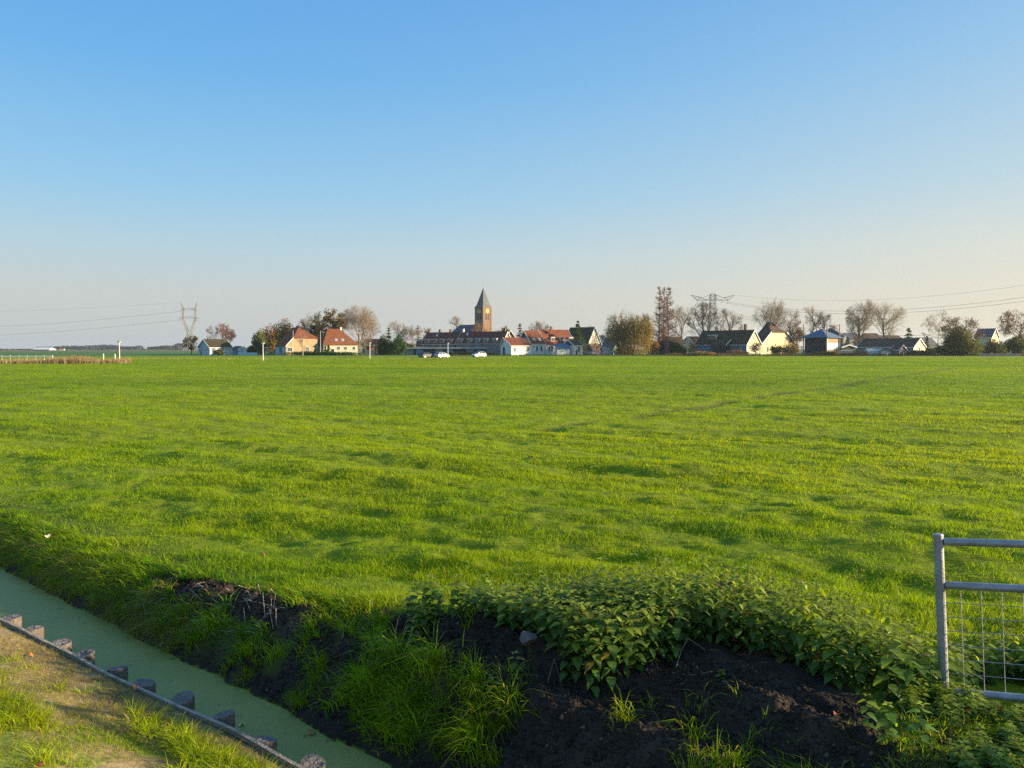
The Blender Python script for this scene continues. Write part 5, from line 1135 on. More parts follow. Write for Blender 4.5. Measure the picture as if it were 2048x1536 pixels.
# weeping willow
def willow(label, px, top, half, Y, seed):
    rng = np.random.default_rng(seed); H = zat(top, Y); rx = half / F_PX * Y; root = thing('weeping_willow', label, 'tree', place(px, Y))
    P = np.array([(-.4, 0, -.3), (.9, .2, -.3)]); D = norm(np.array([(-.12, 0, 1.), (.22, 0, 1.)])); V0, Q0, p0, d0 = grow(rng, P, D, np.full(2, H * .5), np.array([.42, .36]), 5, .06, .05, 8, .5); TR = [(V0, Q0)]
    C = np.array([0, 0, H * .52]); R = np.array([rx * .93, rx * .85, H * .48])
    P, D, L = spawn(rng, p0, d0, 17, .35, 1.0, np.full(2, H * .72), 1., .22); L = clampE(P, D, L, C, R); V1, Q1, p1, d1 = grow(rng, P, D, L, np.full(len(P), .13), 6, .10, .04, 5, .3); TR.append((V1, Q1))
    P, D, L = spawn(rng, p1, d1, 12, .3, .9, L, .5, .2); L = clampE(P, D, L, C, R); V2, Q2, p2, d2 = grow(rng, P, D, L, np.full(len(P), .04), 4, .15, -.12, 4, .4); TR.append((V2, Q2))
    S, _, _ = spawn(rng, p2, d2, 7, .15, .5, L, .5, 0); n = len(S); ro = np.hypot(S[:, 0], S[:, 1]) / rx; ln = np.minimum((.12 + .42 * rng.random(n)) * H * np.clip(1.25 - .6 * ro, .3, 1), S[:, 2] * .96)
    out = norm(np.concatenate([S[:, :2], np.zeros((n, 1))], 1) + 1e-6); k = 6; t = np.linspace(0, 1, k)
    pts = np.stack([S + out * (.9 * math.sin(min(1, q * 1.6) * 1.57) * rng.random((n, 1))) + np.array([0, 0, -1.]) * (ln * q ** 1.15)[:, None] + rng.normal(0, .07, (n, 3)) for q in t], 1)
    V, Q = strips(rng, pts, .05); cols = np.array([(.34, .25, .07), (.26, .20, .065), (.18, .17, .055)]); per = len(V) // n
    crown = [(V, Q, np.repeat(cols[rng.integers(0, 3, n)], per, 0))]
    m = 9000; a = rng.integers(0, n, m); b = rng.integers(1, k, m); LP = pts[a, b] + rng.normal(0, .10, (m, 3)); LP[:, 2] = np.maximum(LP[:, 2], .3)
    V, Q, Cc = cards(rng, LP, .22, [(.38, .26, .07), (.28, .22, .06), (.17, .17, .05), (.42, .27, .08)], long=1.5); crown.append((V, Q, Cc))
    finish(root, cat2(TR), crown, 'dark_bark')
willow('large weeping willow with golden brown hanging branches', 1259, 614, 56, 270, 42)
bush('dark shrubs growing under the willow', 1248, 690, 26, 276, 43, GR + OLIVE, 1600, .3)
bush('orange-brown shrub between willow and tall conifers', 1303, 678, 14, 280, 44, ORANGE + BROWN + GOLD, 1500, .3)
# three tall bare conifers
def redwood(label, px, top, half, Y, seed):
    rng = np.random.default_rng(seed); H = zat(top, Y); rx = half / F_PX * Y; root = thing('tall_conifer', label, 'tree', place(px, Y), group='three tall conifers')
    V0, Q0, p0, d0 = grow(rng, np.array([(0, 0, -.3)]), np.array([(0, 0, 1.)]), np.array([H]), np.array([.30]), 8, .012, .02, 8, .12)
    n = 210; z = H * (.14 + .85 * np.sort(rng.random(n)) ** .95); a = rng.random(n) * 6.283; r = rx * np.maximum(.12, 1.25 - 1.1 * (z / H) ** 1.2) * (.5 + .6 * rng.random(n))
    D = norm(np.stack([np.cos(a), np.sin(a), np.full(n, .28)], 1)); V1, Q1, p1, d1 = grow(rng, np.stack([np.zeros(n), np.zeros(n), z], 1), D, r, np.full(n, .045), 3, .1, .10, 4, .4)
    P, D, L = spawn(rng, p1, d1, 9, .2, .8, r, .45, .15); _, _, p2, d2 = grow(rng, P, D, L, np.full(len(P), .01), 2, .15, .05, 3)
    V, Q = strips(rng, p2, .05); c = np.array(TW['red']); per = len(V) // len(p2)
    tips = p2.reshape(-1, 3); s = tips[rng.integers(0, len(tips), 800)] + rng.normal(0, .2, (800, 3))
    finish(root, cat2([(V0, Q0), (V1, Q1)]), [(V, Q, np.repeat(c[rng.integers(0, 2, len(p2))], per, 0)), cards(rng, s, .20, [(.34, .20, .12), (.28, .18, .10), (.2, .14, .08)])], 'dark_bark')
redwood('leftmost of the three tall bare conifers, next to the willow', 1317.5, 574.5, 21, 288, 45)
redwood('middle one of the three tall bare conifers', 1326.5, 573.5, 20, 292, 46)
redwood('rightmost of the three tall bare conifers, next to the brick pillar', 1337, 573.5, 22, 286, 47)

bare_tree('bare tree right behind the dark barn', 1364, 609, 31, 322, 48, 'grey', 'bark', .25)
bush('dark green ivy hedge along the dark barn', 1356, 683, 17, 284, 49, GR, 2000, .28, name='hedge', cat='hedge')
bare_tree('biggest bare oak in front of the wide pylon', 1413, 605, 40, 312, 50, 'dark', 'dark_bark', .2, BROWN, 240, .26, n1=14, n2=7, n3=6, tw_w=.058)
bare_tree('bare tree right of the biggest oak, over the slate blue house chimney', 1458, 615, 28, 326, 51, 'brown', 'bark', .25)
bare_tree('broad bare tree behind the pyramid-roofed farmhouse', 1537, 597, 46, 310, 52, 'grey', 'dark_bark', .24, n1=13, n2=7, n3=6, tw_w=.055)
bare_tree('bare tree at the right shoulder of the pyramid-roofed farmhouse', 1577, 611, 23, 314, 53, 'grey', 'bark', .25)
bare_tree('low brown tree filling the gap between pyramid roof and hay barn', 1592, 655, 18, 292, 54, 'brown', 'dark_bark', .1, BROWN, 900, .28, name='tree')
bush('ivy-covered shrub in front of the pale yellow farmhouse front', 1552, 688, 14, 268, 55, GR + OLIVE + GOLD, 1300, .24)
bare_tree('twiggy shrub before the yellow cross gable', 1513, 686, 12, 262, 56, 'brown', 'dark_bark', .05, BROWN, 120, .2, n1=8, n2=4, n3=4, n4=3, r0=.1, trunks=3, name='shrub')
bush('orange beech hedge before the cross gable of the slate blue house', 1476, 698.5, 22, 258, 57, ORANGE + BROWN, 1400, .2, depth=1.2, name='hedge', cat='hedge', lobes=16)
bare_tree('bare fan-shaped tree left behind the hay barn', 1617, 610, 19, 322, 58, 'pale', 'dark_bark', .40, n1=11)
bare_tree('bare rounded tree right behind the hay barn peak', 1646, 610, 19, 326, 59, 'grey', 'dark_bark', .40, n1=11)
bare_tree('small red-brown tree between the hay barn poles', 1666, 641, 12, 332, 60, 'red', leaves=[(.28, .14, .08)], nl=200, lsize=.3, n4=3, name='tree')
bush('yellow-green shrub at the right corner of the hay barn', 1692, 677, 9, 272, 61, [(.16, .17, .03), (.13, .14, .03), (.09, .11, .03)], 1100, .24)
bare_tree('left of two fan-shaped bare trees behind the long brown roof', 1724, 599, 33, 318, 62, 'grey', 'dark_bark', .22, n1=11, n2=7, n3=7, trunks=2, tw_w=.052)
bare_tree('right of two fan-shaped bare trees behind the long brown roof', 1769, 601, 40, 320, 63, 'pale', 'dark_bark', .22, n1=13, n2=7, n3=6, tw_w=.052)
spruce('dark spruce behind the right end of the long brown roof', 1815.5, 654, 21, 292, 64, GR, 13, 'spruce', .30, .2, 10, 6, .8)
spruce('small dark spruce right of the cream end gable', 1852.5, 672, 11, 282, 65, GR, 10, 'spruce', .28, .1, 10, 6, .8)
bare_tree('drooping bare birch left of the great dark bush', 1872, 616, 28, 284, 66, 'grey', 'pale_bark', .25, n1=12, n2=6, n3=6, droop=.10, name='birch', r0=.2)
bush('great dark rounded bush right of the drooping birch', 1922, 650, 38, 246, 67, GR + OLIVE + OLIVE, 7500, .30, lobes=20)
bare_tree('bare twigs of a tree growing out of the great dark bush', 1920, 635, 36, 248, 68, 'brown', 'dark_bark', .15, BROWN, 900, .26)
bush('dark low hedge between the great bush and the right picture edge', 1985, 678, 26, 250, 69, GR + OLIVE + BROWN, 3600, .28, name='hedge', cat='hedge', lobes=18)
bare_tree('tall half-bare tree at the right picture edge', 2032, 622, 38, 254, 70, 'red', 'bark', .2, BROWN + [(.3, .17, .1)], 1300, .28, name='tree')
bush('dark bush under the half-bare tree at the right picture edge', 2034, 667, 24, 250, 71, GR + OLIVE, 3600, .30)
bush('dark garden hedge before the cream end gable', 1838, 699.5, 34, 253, 72, GR + BROWN[:1], 2000, .22, depth=1.4, name='hedge', cat='hedge', lobes=20)
bush('dark shrub before the hay barn wall', 1628, 694, 22, 266, 73, GR, 1500, .25)
bush('dark hedge between pale blue fence and red farmhouse', 506, 690, 13, 286, 74, GR, 1500, .26, name='hedge', cat='hedge')
bush('shrubs before the long wall of the pale blue cottage', 437, 697, 13, 276, 75, GR + BROWN[:1], 900, .24)

for i, (px, top, half, Y, cols, lab) in enumerate((
    (1330, 668, 26, 300, BROWN + OLIVE, 'brown undergrowth behind the trunks of the three tall conifers'), (1395, 672, 22, 305, BROWN, 'low brown thicket behind the cream gabled cottage'),
    (1212, 683, 10, 290, BROWN + GR, 'small bush beside the light blue shed'), (880, 662, 16, 360, BROWN, 'brown tree mass behind the left chimneys of the terrace'),
    (980, 661, 26, 345, BROWN + ORANGE[:1], 'rusty tree mass behind the right half of the terrace'), (690, 672, 40, 312, BROWN + OLIVE, 'brown undergrowth behind the cream farmhouse'),
    (560, 668, 30, 310, GR + BROWN, 'dark undergrowth under the big yellow-brown tree'), (640, 668, 20, 312, BROWN + GR, 'undergrowth between the two big farmhouses'),
    (1580, 684, 20, 276, BROWN + OLIVE, 'brown bush at the right end of the pale yellow front'), (1720, 690, 26, 300, GR + BROWN, 'dark bush behind the left end of the long brown roof'),
    (1880, 690, 22, 252, GR + BROWN, 'dark bush between small spruce and great bush'), (1100, 660, 40, 350, BROWN, 'brown tree mass behind the white houses'),
    (490, 698, 20, 300, GR, 'low dark bush behind the two small sheds'), (820, 684, 12, 300, BROWN + GR, 'brown bush at the left end of the garages'),
    (1655, 702, 30, 256, BROWN + OLIVE, 'rough brown shrub in front of the hay barn'), (1400, 702, 34, 256, BROWN, 'low brown shrubs below the slate blue wall'))):
    bush(lab, px, top, half, Y, 500 + i, cols, 1700, .28, name='shrub', cat='shrub')

# reed strips and rough verges
def reeds(name, label, pts, h0, h1, n, seed, cols, w=.06, wide=3.0, cat='reeds'):
    rng = np.random.default_rng(seed); pts = np.array(pts, float); t = rng.random(n) * (len(pts) - 1); i = np.minimum(t.astype(int), len(pts) - 2); f = (t - i)[:, None]
    P = pts[i] * (1 - f) + pts[i + 1] * f; X, Y = P[:, 0] + rng.normal(0, .3, n), P[:, 1] + rng.uniform(-wide / 2, wide / 2, n)
    h = (h0 + (h1 - h0) * rng.random(n)) * (.55 + .8 * vnoise(X * .35, Y * .1, seed))
    V, Q, T, k = blades(X, Y, height(X, Y) - .02, h, w * (.6 + .8 * rng.random(n)), rng.random(n) * 6.283, .25 * rng.random(n), rng.normal(0, .8, n), 2, rng)
    c = np.asarray(cols)[rng.integers(0, len(cols), n)] * (.7 + .6 * rng.random((n, 1)))
    tag(np_mesh(name, V, Q, T, [M['leaf']], tint=np.repeat(c, k, 0)), label, cat, kind='stuff')
REED = [(.40, .28, .15), (.34, .24, .13), (.44, .33, .19)]
reeds('reeds', 'strip of tan reeds along the far left field edge', [(xat(-60, 120), 120), (xat(150, 122), 122), (xat(252, 124), 124)], 0.5, 1.15, 7000, 201, REED, .05, 4)
reeds('rough_verge', 'rough brown weeds along the village side of the field', [(xat(1330, 256), 256), (xat(1700, 252), 252), (xat(2070, 246), 246)], .5, 1.2, 7000, 202, [(.16, .10, .06), (.20, .13, .08), (.12, .09, .05), (.08, .09, .03)], .09, 6, 'weeds')
reeds('dry_verge', 'pale dry grass along the lane left of the village', [(xat(60, 178), 178), (xat(300, 172), 172), (xat(700, 166), 166), (xat(1000, 182), 182)], .10, .32, 5200, 203, [(.40, .34, .13), (.34, .30, .12), (.24, .26, .06)], .07, 4, 'grass')
reeds('garden_edge', 'dark rough grass along the foot of the white houses', [(xat(850, 262), 262), (xat(1340, 262), 262)], .2, .6, 3200, 204, [(.04, .07, .02), (.06, .08, .02), (.10, .09, .04)], .10, 8, 'grass')
# distant woods on the left horizon
def wood(name, label, x0, x1, Y, hmin, hmax, seed, n, cols, size):
    rng = np.random.default_rng(seed); X0, X1 = xat(x0, Y), xat(x1, Y); L = 60
    cx = X0 + (X1 - X0) * rng.random(L); hh = hmin + (hmax - hmin) * vnoise(cx * .02, cx * 0, seed) * (.6 + .5 * rng.random(L)); k = rng.integers(0, L, n)
    u = norm(rng.normal(0, 1, (n, 3))); r = hh[k] * .55
    P = np.stack([cx[k] + u[:, 0] * r * 1.3, Y + u[:, 1] * r * 3, np.maximum(.3, hh[k] * .5 + u[:, 2] * hh[k] * .5)], 1)
    V, Q, C = cards(rng, P, size, cols); tag(np_mesh(name, V, Q, None, [M['leaf']], tint=C), label, 'woodland', kind='stuff')
FW = [(.06, .07, .05), (.08, .075, .06), (.05, .06, .045)]
wood('distant_wood', 'low bluish woodland on the left horizon', 76, 282, 1900, 5, 15, 301, 9000, FW, 1.5)
wood('distant_wood', 'small bluish grove on the horizon left of the pylon', 300, 345, 1800, 5, 14, 302, 2600, FW, 1.4)
wood('distant_wood', 'tiny bluish grove at the foot of the left pylon', 356, 368, 1500, 6, 13, 303, 900, FW, 1.3)
wood('distant_scrub', 'thin brownish scrub line along the whole left horizon', -60, 420, 1300, 1.0, 2.6, 304, 9000, [(.16, .12, .08), (.12, .10, .07)], 0.9)
# ------------------------------------------------------------------ plank, posts, gate
pk = thing('ditch_plank', 'long weathered plank edging the near side of the ditch', 'plank', (B0[0], B0[1], 0), math.atan2(bdir[1], bdir[0]))
rng = np.random.default_rng(11); m = MB(); xs = np.arange(-14, 10, 0.2)
for i, (a, b) in enumerate(zip(xs[:-1], xs[1:])):
    w0, w1 = 0.005 * math.sin(a * 1.7) + .003 * math.sin(a * 5.1), 0.005 * math.sin(b * 1.7) + .003 * math.sin(b * 5.1); g0, g1 = w0 + float(bulge(a)), w1 + float(bulge(b))
    m.hexa([(a, g0 - .014, -1.0), (b, g1 - .014, -1.0), (b, g1 + .014, -1.0), (a, g0 + .014, -1.0), (a, g0 - .014, -.352 + w0), (b, g1 - .014, -.352 + w1), (b, g1 + .014, -.352 + w1), (a, g0 + .014, -.352 + w0)])
m.build('plank_board', M['plank'], pk)
POSTS = [(14, 1236, 'partly cut off at the left picture edge'), (65, 1258, 'dark, second one in from the left picture edge'), (117, 1283, 'third from the left, pale chip on its top'), (165, 1307, 'bluish, leaning, fourth from the left'), (234, 1338, 'with flat mossy top, beside the first gap in the straw'), (284, 1363, 'right behind the orange leaf on the plank'), (358, 1397, 'with a pale ring worn on its top'), (436, 1435, 'with a smooth sloping top and brown side'), (521, 1478, 'with crumbs of litter on its broad top'), (628, 1523, 'nearest the viewer, beside the grass sprig')]
pr_ = None
for i, (px, py, lab) in enumerate(POSTS):
    x, y = unproj(px, py, -0.36); r = .082 * (0.94 + .14 * random.Random(i).random())
    dd = d_board(x, y); sh = (r + .016) - dd; x += bnor[0] * sh; y += bnor[1] * sh
    t = thing('wooden_post', 'round wooden ditch post ' + lab, 'post', (x, y, 0), i * 1.3, 'round wooden posts along the ditch plank')
    ztop = -0.362 + 0.014 * math.sin(i * 2.1)
    mb = MB(); k = 24; R = random.Random(50 + i); rr = [r * (1 + .03 * R.uniform(-1, 1)) for _ in range(k)]
    rows = [(-1.0, 1.0), (ztop - .03, 1.0), (ztop - .008, .985), (ztop, .93)]; tilt = .02 * math.sin(i * 3.3)
    vs = []
    for z, s_ in rows: vs += [(rr[j] * s_ * math.cos(6.283 * j / k), rr[j] * s_ * math.sin(6.283 * j / k), z + (tilt * math.cos(6.283 * j / k) if z > -.9 else 0)) for j in range(k)]
    mb.add(vs, [(a * k + j, a * k + (j + 1) % k, (a + 1) * k + (j + 1) % k, (a + 1) * k + j) for a in range(3) for j in range(k)]); mb.build('shaft', M['wood_post'], t, smooth=False)
    mb = MB(); top = [(rr[j] * .93 * math.cos(6.283 * j / k), rr[j] * .93 * math.sin(6.283 * j / k), ztop + tilt * math.cos(6.283 * j / k)) for j in range(k)]; inn = [(x_ * .55, y_ * .55, z_ - .004 + .006 * R.uniform(-1, 1)) for x_, y_, z_ in top]
    mb.add(top + inn + [(0, 0, ztop - .006)], [(j, (j + 1) % k, k + (j + 1) % k, k + j) for j in range(k)] + [(k + j, k + (j + 1) % k, 2 * k) for j in range(k)]); mb.build('end_grain', M['wood_top'], t)

# gate, parallel to the ditch, leaning a little
gx0, gy0 = unproj(1889, 1398, 0.06); gang = math.atan2(-0.36, 0.93)
gt_ = thing('field_gate', 'galvanised steel tube field gate with wire mesh among the nettles', 'gate', (gx0, gy0, 0.06))
gt_.rotation_euler = (0, math.radians(-3.2), gang); GL, GH = 3.4, 1.10
tp = .026
for x in (0, GL): MB().cyl((x, 0), .030, -.02, GH, 16).cyl((x, 0), .033, GH + .001, GH + .012, 16, .026).build('upright', M['steel'], gt_, smooth=False)
for z in (GH - .04, GH * .70, .055): MB().cyl((0, z), tp, .028, GL - .028, 16, axis='x').build('rail', M['steel'], gt_)
for x in (GL / 2,): MB().cyl((x, 0), .022, .083, GH * .70 - .028, 12).build('brace', M['steel'], gt_)
m = MB(); zt_ = GH * .70 - tp; zb_ = .055 + tp; nxw = int(GL / .115)
for i in range(1, nxw): m.cyl((i * GL / nxw, 0.0), 0.0027, zb_, zt_, 6)
for j in range(1, 7): m.cyl((0.006, zb_ + (zt_ - zb_) * j / 7), 0.0027, .03, GL - .03, 6, axis='x')
m.build('wire_mesh', M['steel'], gt_)
gp2 = thing('gate_post', 'square wooden gate post beyond the far end of the steel gate', 'post', (gx0 + math.cos(gang) * (GL + .2), gy0 + math.sin(gang) * (GL + .2), 0), gang)
MB().box(-.08, .08, -.08, .08, -.3, 1.4).build('shaft', M['wood_post'], gp2); MB().add([(-.08,-.08,1.402),(.08,-.08,1.402),(.08,.08,1.402),(-.08,.08,1.402),(0,0,1.46)], [(0,1,4),(1,2,4),(2,3,4),(3,0,4),(3,2,1,0)]).build('cap', M['wood_post'], gp2)

# ------------------------------------------------------------------ nettles
def leaf_shape():
    """toothed pointed leaf along +x, unit length, folded on the midrib; rows of 3 verts"""
    ts = np.array([0, .06, .14, .22, .32, .42, .52, .62, .72, .82, .92, 1.0]); wd = np.array([.02, .20, .32, .34, .36, .30, .29, .21, .19, .11, .08, .0])
    V = []
    for i, (t, w) in enumerate(zip(ts, wd)):
        z = .10 * t - .42 * t * t; back = .035 if i % 2 else 0
        V += [(t - back, -w, z + .16 * w), (t, 0, z), (t - back, w, z + .16 * w)]
    Q = []
    for i in range(len(ts) - 1):
        b = 3 * i; Q += [(b, b + 1, b + 4, b + 3), (b + 1, b + 2, b + 5, b + 4)]
    return np.array(V), np.array(Q)
LV, LQ = leaf_shape()
def nettle(rng, H, n_nodes, ls, lean=.12):
    """one plant at the origin: stem tube and crossed leaf pairs"""
    ax = rng.random() * 6.283; bend = np.array([math.cos(ax), math.sin(ax)]) * lean * H * rng.random()
    def at(t): return np.array([bend[0] * t * t, bend[1] * t * t, H * t])
    ts = np.linspace(0, 1, 6); P = np.array([at(t) for t in ts]); Vs, Qs = tubes(P[:-1], P[1:], np.linspace(.0035, .002, 5), np.linspace(0.0027, .0016, 5), 4)
    parts = [(Vs, Qs, None, np.tile(np.array([[.06, .085, .03]]), (len(Vs), 1)))]
    a0 = rng.random() * 3.14
    for i in range(n_nodes):
        t = .12 + .88 * i / (n_nodes - 1); L = ls * (1.05 - .15 * abs(t - .55)) * (1 if t < .85 else .62 if t < .97 else .40) * (.85 + .3 * rng.random())
        for s in range(2 if i < n_nodes - 1 else 4):
            a = a0 + i * 1.571 + s * (3.1416 if i < n_nodes - 1 else 1.571) + rng.normal(0, .2); tilt = (-.15 - .35 * (1 - t) + rng.normal(0, .18)) if t < .95 else .35
            c, s_ = math.cos(tilt), math.sin(tilt); v = LV * L * np.array([1, .82 + .2 * rng.random(), 1]); v = np.stack([v[:, 0] * c - v[:, 2] * s_, v[:, 1], v[:, 0] * s_ + v[:, 2] * c], 1); v[:, 0] += .018
            ca, sa = math.cos(a), math.sin(a); v = np.stack([v[:, 0] * ca - v[:, 1] * sa, v[:, 0] * sa + v[:, 1] * ca, v[:, 2]], 1) + at(t)
            young = max(0., (t - .55) / .45); col = np.array([.085, .165, .035]) * (1 - young) + np.array([.30, .36, .03]) * young  # upper leaves yellower: young growth plus sunlight put into the colour
            if rng.random() < .04: col = np.array([.16, .14, .03])
            parts.append((v, LQ, None, np.tile(col * (.75 + .5 * rng.random()), (len(v), 1))))
    return join(parts)
rng = np.random.default_rng(21)
protos = [nettle(rng, 1.0, int(rng.integers(7, 10)), .16 + .06 * rng.random()) for _ in range(22)]
front = [unproj(a, b, 0.02) for a, b in ((815, 1225), (900, 1265), (1000, 1290), (1070, 1308), (1125, 1350), (1200, 1385), (1310, 1365), (1400, 1325), (1500, 1342), (1600, 1375), (1700, 1408), (1790, 1425), (1900, 1402), (2060, 1400), (2200, 1400), (2700, 1480))]
back = [unproj(a, b, 0.40) for a, b in ((2760, 1225), (2250, 1205), (2050, 1205), (1930, 1215), (1870, 1262), (1760, 1222), (1640, 1188), (1500, 1158), (1380, 1146), (1260, 1140), (1130, 1145), (1000, 1160), (890, 1170), (825, 1190))]
poly = np.array(front + back)
lo, hi = poly.min(0), poly.max(0); N = 12000
X, Y = lo[0] + (hi[0] - lo[0]) * rng.random(N), lo[1] + (hi[1] - lo[1]) * rng.random(N)
k = inpoly(X, Y, poly) & ((X < 2.75) | (fbm(X * 2, Y * 2, 401, 2) > .40)); X, Y = X[k], Y[k]
# thin out to one plant every ~8 cm
keep = []
for i in range(len(X)):
    if all((X[i] - X[j]) ** 2 + (Y[i] - Y[j]) ** 2 > .076 ** 2 for j in keep[-900:]): keep.append(i)
X, Y = X[keep], Y[keep]; Z = height(X, Y); parts = []
print('nettles', len(X), lo, hi)
for i in range(len(X)):
    V, Q, _, C = protos[int(rng.integers(0, 22))]; s_ = s_along(X[i], Y[i]); hgt = float(np.interp(X[i], [-1.2, -.6, 0.3, 1.2, 2.3, 2.9, 3.4], [.22, .31, .37, .48, .51, .38, .28])) * (.72 + .45 * rng.random())
    a = rng.random() * 6.283; c, s2 = math.cos(a), math.sin(a); lat = .40 + .17 * rng.random()
    v = V * np.array([lat if True else 1, lat, hgt]); v = np.stack([v[:, 0] * c - v[:, 1] * s2, v[:, 0] * s2 + v[:, 1] * c, v[:, 2]], 1) + np.array([X[i], Y[i], Z[i] - .01])
    parts.append((v, Q, None, C * (.8 + .4 * rng.random())))
V, Q, T, C = join(parts)
tag(np_mesh('nettle_patch', V, Q, T, [M['nettle']], tint=C), 'dense patch of dark green stinging nettles between field and bare peat bank', 'nettles', kind='stuff')
wp = np.array([unproj(a, b, 0.0) for a, b in ((1730, 1450), (1790, 1425), (1900, 1412), (2060, 1412), (2300, 1420), (2300, 1700), (1880, 1700), (1800, 1540))])
lo, hi = wp.min(0), wp.max(0); X, Y = lo[0] + (hi[0] - lo[0]) * rng.random(900), lo[1] + (hi[1] - lo[1]) * rng.random(900)
k = inpoly(X, Y, wp) & (fbm(X * 2.2, Y * 2.2, 411, 2) > .42); X, Y = X[k][:420], Y[k][:420]; Z = height(X, Y); parts = []
for i in range(len(X)):
    V, Q, _, C = protos[int(rng.integers(0, 22))]; a = rng.random() * 6.283; c, s2 = math.cos(a), math.sin(a); lat = .22 + .14 * rng.random(); v = V * np.array([lat, lat, .05 + .11 * rng.random()])
    parts.append((np.stack([v[:, 0] * c - v[:, 1] * s2, v[:, 0] * s2 + v[:, 1] * c, v[:, 2]], 1) + np.array([X[i], Y[i], Z[i] - .005]), Q, None, C * (.8 + .5 * rng.random())))
V, Q, T, C = join(parts); tag(np_mesh('low_weeds', V, Q, T, [M['nettle']], tint=C), 'low young weeds growing on the trodden ground below the steel gate', 'weeds', kind='stuff')
def lone(px, py, z, H, lab, sc=.34, mulc=1.0):
    x, y = unproj(px, py, z); z0 = float(height(x, y)); V, Q, _, C = nettle(rng, 1.0, 6, .20)
    root = thing('nettle_plant', lab, 'nettle', (x, y, z0 - .01), 0, 'single nettles on the bare bank')
    np_mesh('stem_and_leaves', V * np.array([sc, sc, H]), Q, None, [M['nettle']], root, tint=C * mulc)
lone(1032, 1440, -.28, .20, 'lone nettle among grass low on the peat bank, left one'); lone(1345, 1330, 0.02, .16, 'lone nettle on peat at the foot of the nettle patch', .3)
lone(1440, 1395, -.02, .08, 'tiny nettle beside the bent dry stalk', .2); lone(985, 1500, -.45, .14, 'lone nettle just above the ditch water', .3)
lone(1775, 1530, .0, .26, 'yellowish nettle at the lower picture edge, left of a pair', .42, 1.5); lone(1840, 1536, .02, .24, 'yellowish nettle at the lower picture edge, right of a pair', .42, 1.5)
lone(1905, 1475, .03, .12, 'low nettle below the foot of the steel gate', .3); lone(850, 1345, -.2, .15, 'lone nettle above the long grass tuft', .3)
lone(1730, 1500, .0, .20, 'nettle on the peat ridge left of the yellowish pair', .36, 1.2)

# ------------------------------------------------------------------ small things on the banks
def blob(name, label, cat, px, py, z, sx, sy, sz, mt, seed, parent=None, sink=.25):
    x, y = unproj(px, py, z); bm = bmesh.new(); bmesh.ops.create_icosphere(bm, subdivisions=3, radius=1); R = random.Random(seed)
    planes = [(Vector((R.gauss(0, 1), R.gauss(0, 1), R.gauss(0, .8))).normalized(), .62 + .25 * R.random()) for _ in range(11)]
    for v in bm.verts:
        for n_, d_ in planes:
            e = v.co.dot(n_) - d_
            if e > 0: v.co -= n_ * e
        v.co = Vector((v.co.x * sx, v.co.y * sy, v.co.z * sz))
    me = bpy.data.meshes.new(name); bm.to_mesh(me); bm.free(); me.materials.append(mt)
    o = bpy.data.objects.new(name, me); COL.objects.link(o); o.location = (x, y, float(height(x, y)) + sz * (1 - 2 * sink)); o.rotation_euler = (R.uniform(-.3, .3), R.uniform(-.3, .3), R.random() * 6)
    return tag(o, label, cat)
blob('stone', 'pinkish grey stone lying on the peat before the nettles', 'stone', 1055, 1330, 0.0, .085, .06, .055, M['stone'], 5)
blob('soil_clod', 'dark heap of loose soil out in the meadow', 'soil heap', 1064, 916, 0.0, .16, .12, .05, M['soil'], 6, None, .55)
blob('soil_clod', 'second dark soil clod where the worn rut begins', 'soil heap', 1090, 862, 0.0, .22, .15, .04, M['soil'], 9, None, .55)
def stalk(label, pts, r, name='dry_stalk', mt='straw', lift=.01):
    P = []
    for px, py, z, dz in pts:
        x, y = unproj(px, py, z); P.append((x, y, float(height(x, y)) + dz + lift))
    C = []
    P = [Vector(p) for p in P]
    for a, b in zip(P[:-1], P[1:]):
        for t in (0, .33, .66): C.append(tuple(a.lerp(b, t)))
    C.append(tuple(P[-1])); C = np.array(C); V, Q = tubes(C[:-1], C[1:], np.linspace(r, r * .6, len(C) - 1), np.linspace(r, r * .6, len(C) - 1), 6)
    return tag(np_mesh(name, V, Q, None, [M[mt]], smooth=True), label, 'stalk')
stalk('bent dry stalk arching over the peat beside the nettles', [(1352, 1375, 0, 0), (1362, 1345, 0.02, .04), (1376, 1333, 0.02, .07), (1410, 1350, 0, .03)], .0035)
stalk('thin pale stalk lying flat on the peat below the bent one', [(1345, 1384, 0, .005), (1385, 1390, 0, .012), (1425, 1384, 0, .005)], .003)
stalk('short forked dry root on the peat left of the nettles', [(866, 1256, 0, 0), (880, 1264, 0, .02), (893, 1278, 0, 0)], .006)
stalk('pale stalk sticking out of the dark soil above the grass tuft', [(684, 1262, 0, 0), (689, 1250, 0, .05)], .006)
stalk('small curved dry stalk on the peat right of the stone', [(1095, 1362, 0, 0), (1108, 1350, 0, .03), (1124, 1364, 0, 0)], .002)
rng2 = random.Random(77)
for i in range(60):
    px, py = rng2.uniform(240, 560), 0; py = 1152 + (px - 240) * .16 + rng2.uniform(-8, 42); a = rng2.uniform(-.5, .5) if rng2.random() < .7 else rng2.uniform(1, 2); l = rng2.uniform(14, 38)
    o = stalk('bleached dry root lying in the tangle on the left soil patch', [(px, py, -.1, .01), (px + l * .5 * math.cos(a), py + l * .25 * math.sin(a) + 4, -.1, .03 + rng2.uniform(0, .04)), (px + l * math.cos(a), py + l * .5 * math.sin(a) + 5, -.1, .01)], rng2.uniform(.002, .0045), 'dry_root', 'pale_root'); o['group'] = 'dry roots tangled on the left soil patch'
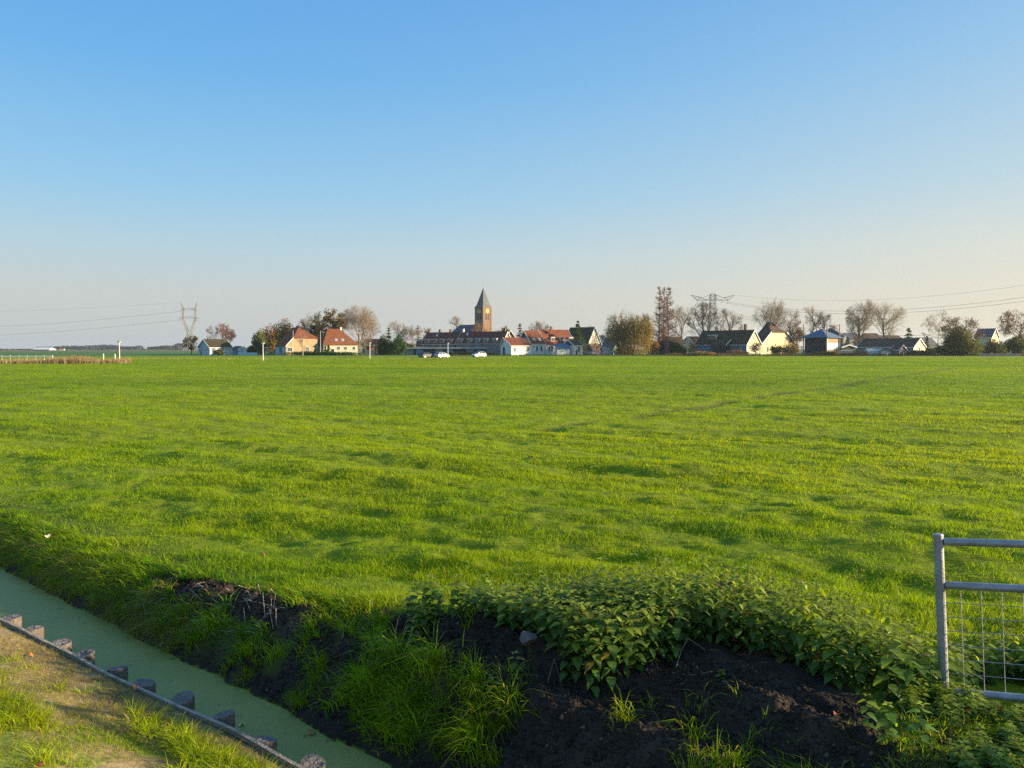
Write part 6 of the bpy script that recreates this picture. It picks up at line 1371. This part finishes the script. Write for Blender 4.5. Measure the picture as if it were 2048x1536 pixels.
def dead_leaf(label, px, py, z, s, mt, seed, lift=.015):
    x, y = unproj(px, py, z); R = random.Random(seed); v = LV * s * np.array([1, 1.1, 1]); v[:, 2] += .25 * s * np.sin(v[:, 0] / s * 3) + .35 * np.abs(v[:, 1])
    o = np_mesh('fallen_leaf', v, LQ, None, [M[mt]], smooth=True); zz = max(float(height(x, y)), z if z > -.36 and z < -.33 else -9)
    o.location = (x, y, zz + lift); o.rotation_euler = (R.uniform(-.4, .4), R.uniform(-.4, .4), R.random() * 6.28)
    return tag(o, label, 'leaf', 'fallen leaves')
dead_leaf('orange fallen leaf lying on the plank beside a post', 273, 1374, -.345, .05, 'dead_leaf', 1)
dead_leaf('rust brown fallen leaf on the straw at far left', 53, 1311, -.3, .06, 'dead_leaf', 2)
dead_leaf('reddish fallen leaf at the lower left picture corner', 80, 1526, 0.0, .06, 'dead_leaf', 3)
dead_leaf('pale fallen leaf out in the left meadow near the bank', 96, 1044, 0.0, .09, 'pale_leaf', 4, .08)
dead_leaf('orange fallen leaf out in the meadow', 530, 1092, 0.0, .06, 'dead_leaf', 5, .06)
dead_leaf('small orange leaf in the meadow, farther out than the other', 780, 1020, 0.0, .07, 'dead_leaf', 6, .07)
dead_leaf('brown curled leaf upright on the peat below the gate', 1673, 1472, 0.0, .06, 'dead_leaf', 7)
dead_leaf('pale leaf floating on the duckweed', 478, 1454, -.55, .05, 'pale_leaf', 8, .004).location.z = WATER_Z + .006
dead_leaf('brown leaf floating on the duckweed near the grass sprig', 618, 1472, -.55, .07, 'dead_leaf', 9, .004).location.z = WATER_Z + .006
# crumbs in the peat
parts = []; rng = np.random.default_rng(31)
x, y, s, e = bank_pts(46000, -9.2, .9, .05, 1.6, rng); k = rng.random(len(x)) < peat_mask(x, y); x, y = x[k], y[k]; n = len(x); z = height(x, y)
r = .004 + .022 * rng.random(n) ** 3; oct_v = np.array([(1,0,0),(0,1,0),(-1,0,0),(0,-1,0),(0,0,.8),(0,0,-.8)]); oct_f = np.array([(0,1,4),(1,2,4),(2,3,4),(3,0,4),(1,0,5),(2,1,5),(3,2,5),(0,3,5)])
V = (np.stack([x, y, z], 1)[:, None] + oct_v[None] * r[:, None, None] * (.35 + 1.1 * rng.random((n, 6, 1)))).reshape(-1, 3); T = (oct_f[None] + (np.arange(n) * 6)[:, None, None]).reshape(-1, 3)
c = np.array([.045, .033, .025]) * (.6 + .9 * rng.random((n, 1))); pale = rng.random(n) < .03; c[pale] = (.16, .12, .08)
tag(np_mesh('peat_crumbs', V, None, T, [M['leaf']], tint=np.repeat(c, 6, 0)), 'crumbs of black peat scattered over the bare bank', 'soil', kind='stuff')

# ------------------------------------------------------------------ air
hm = bpy.data.materials.new("haze_air"); hm.use_nodes = True; hn, hl = hm.node_tree.nodes, hm.node_tree.links; hn.remove(hn["Principled BSDF"])
pv = hn.new("ShaderNodeVolumePrincipled"); pv.inputs["Color"].default_value = (0.80, 0.86, 0.95, 1); pv.inputs["Density"].default_value = HAZE; pv.inputs["Anisotropy"].default_value = 0.3
hl.new(pv.outputs[0], hn["Material Output"].inputs["Volume"])
if HAZE > 0:
    hz = MB().box(-7100, 7100, -7100, 7100, -2.2, 62).build('haze', hm); tag(hz, kind='stuff')
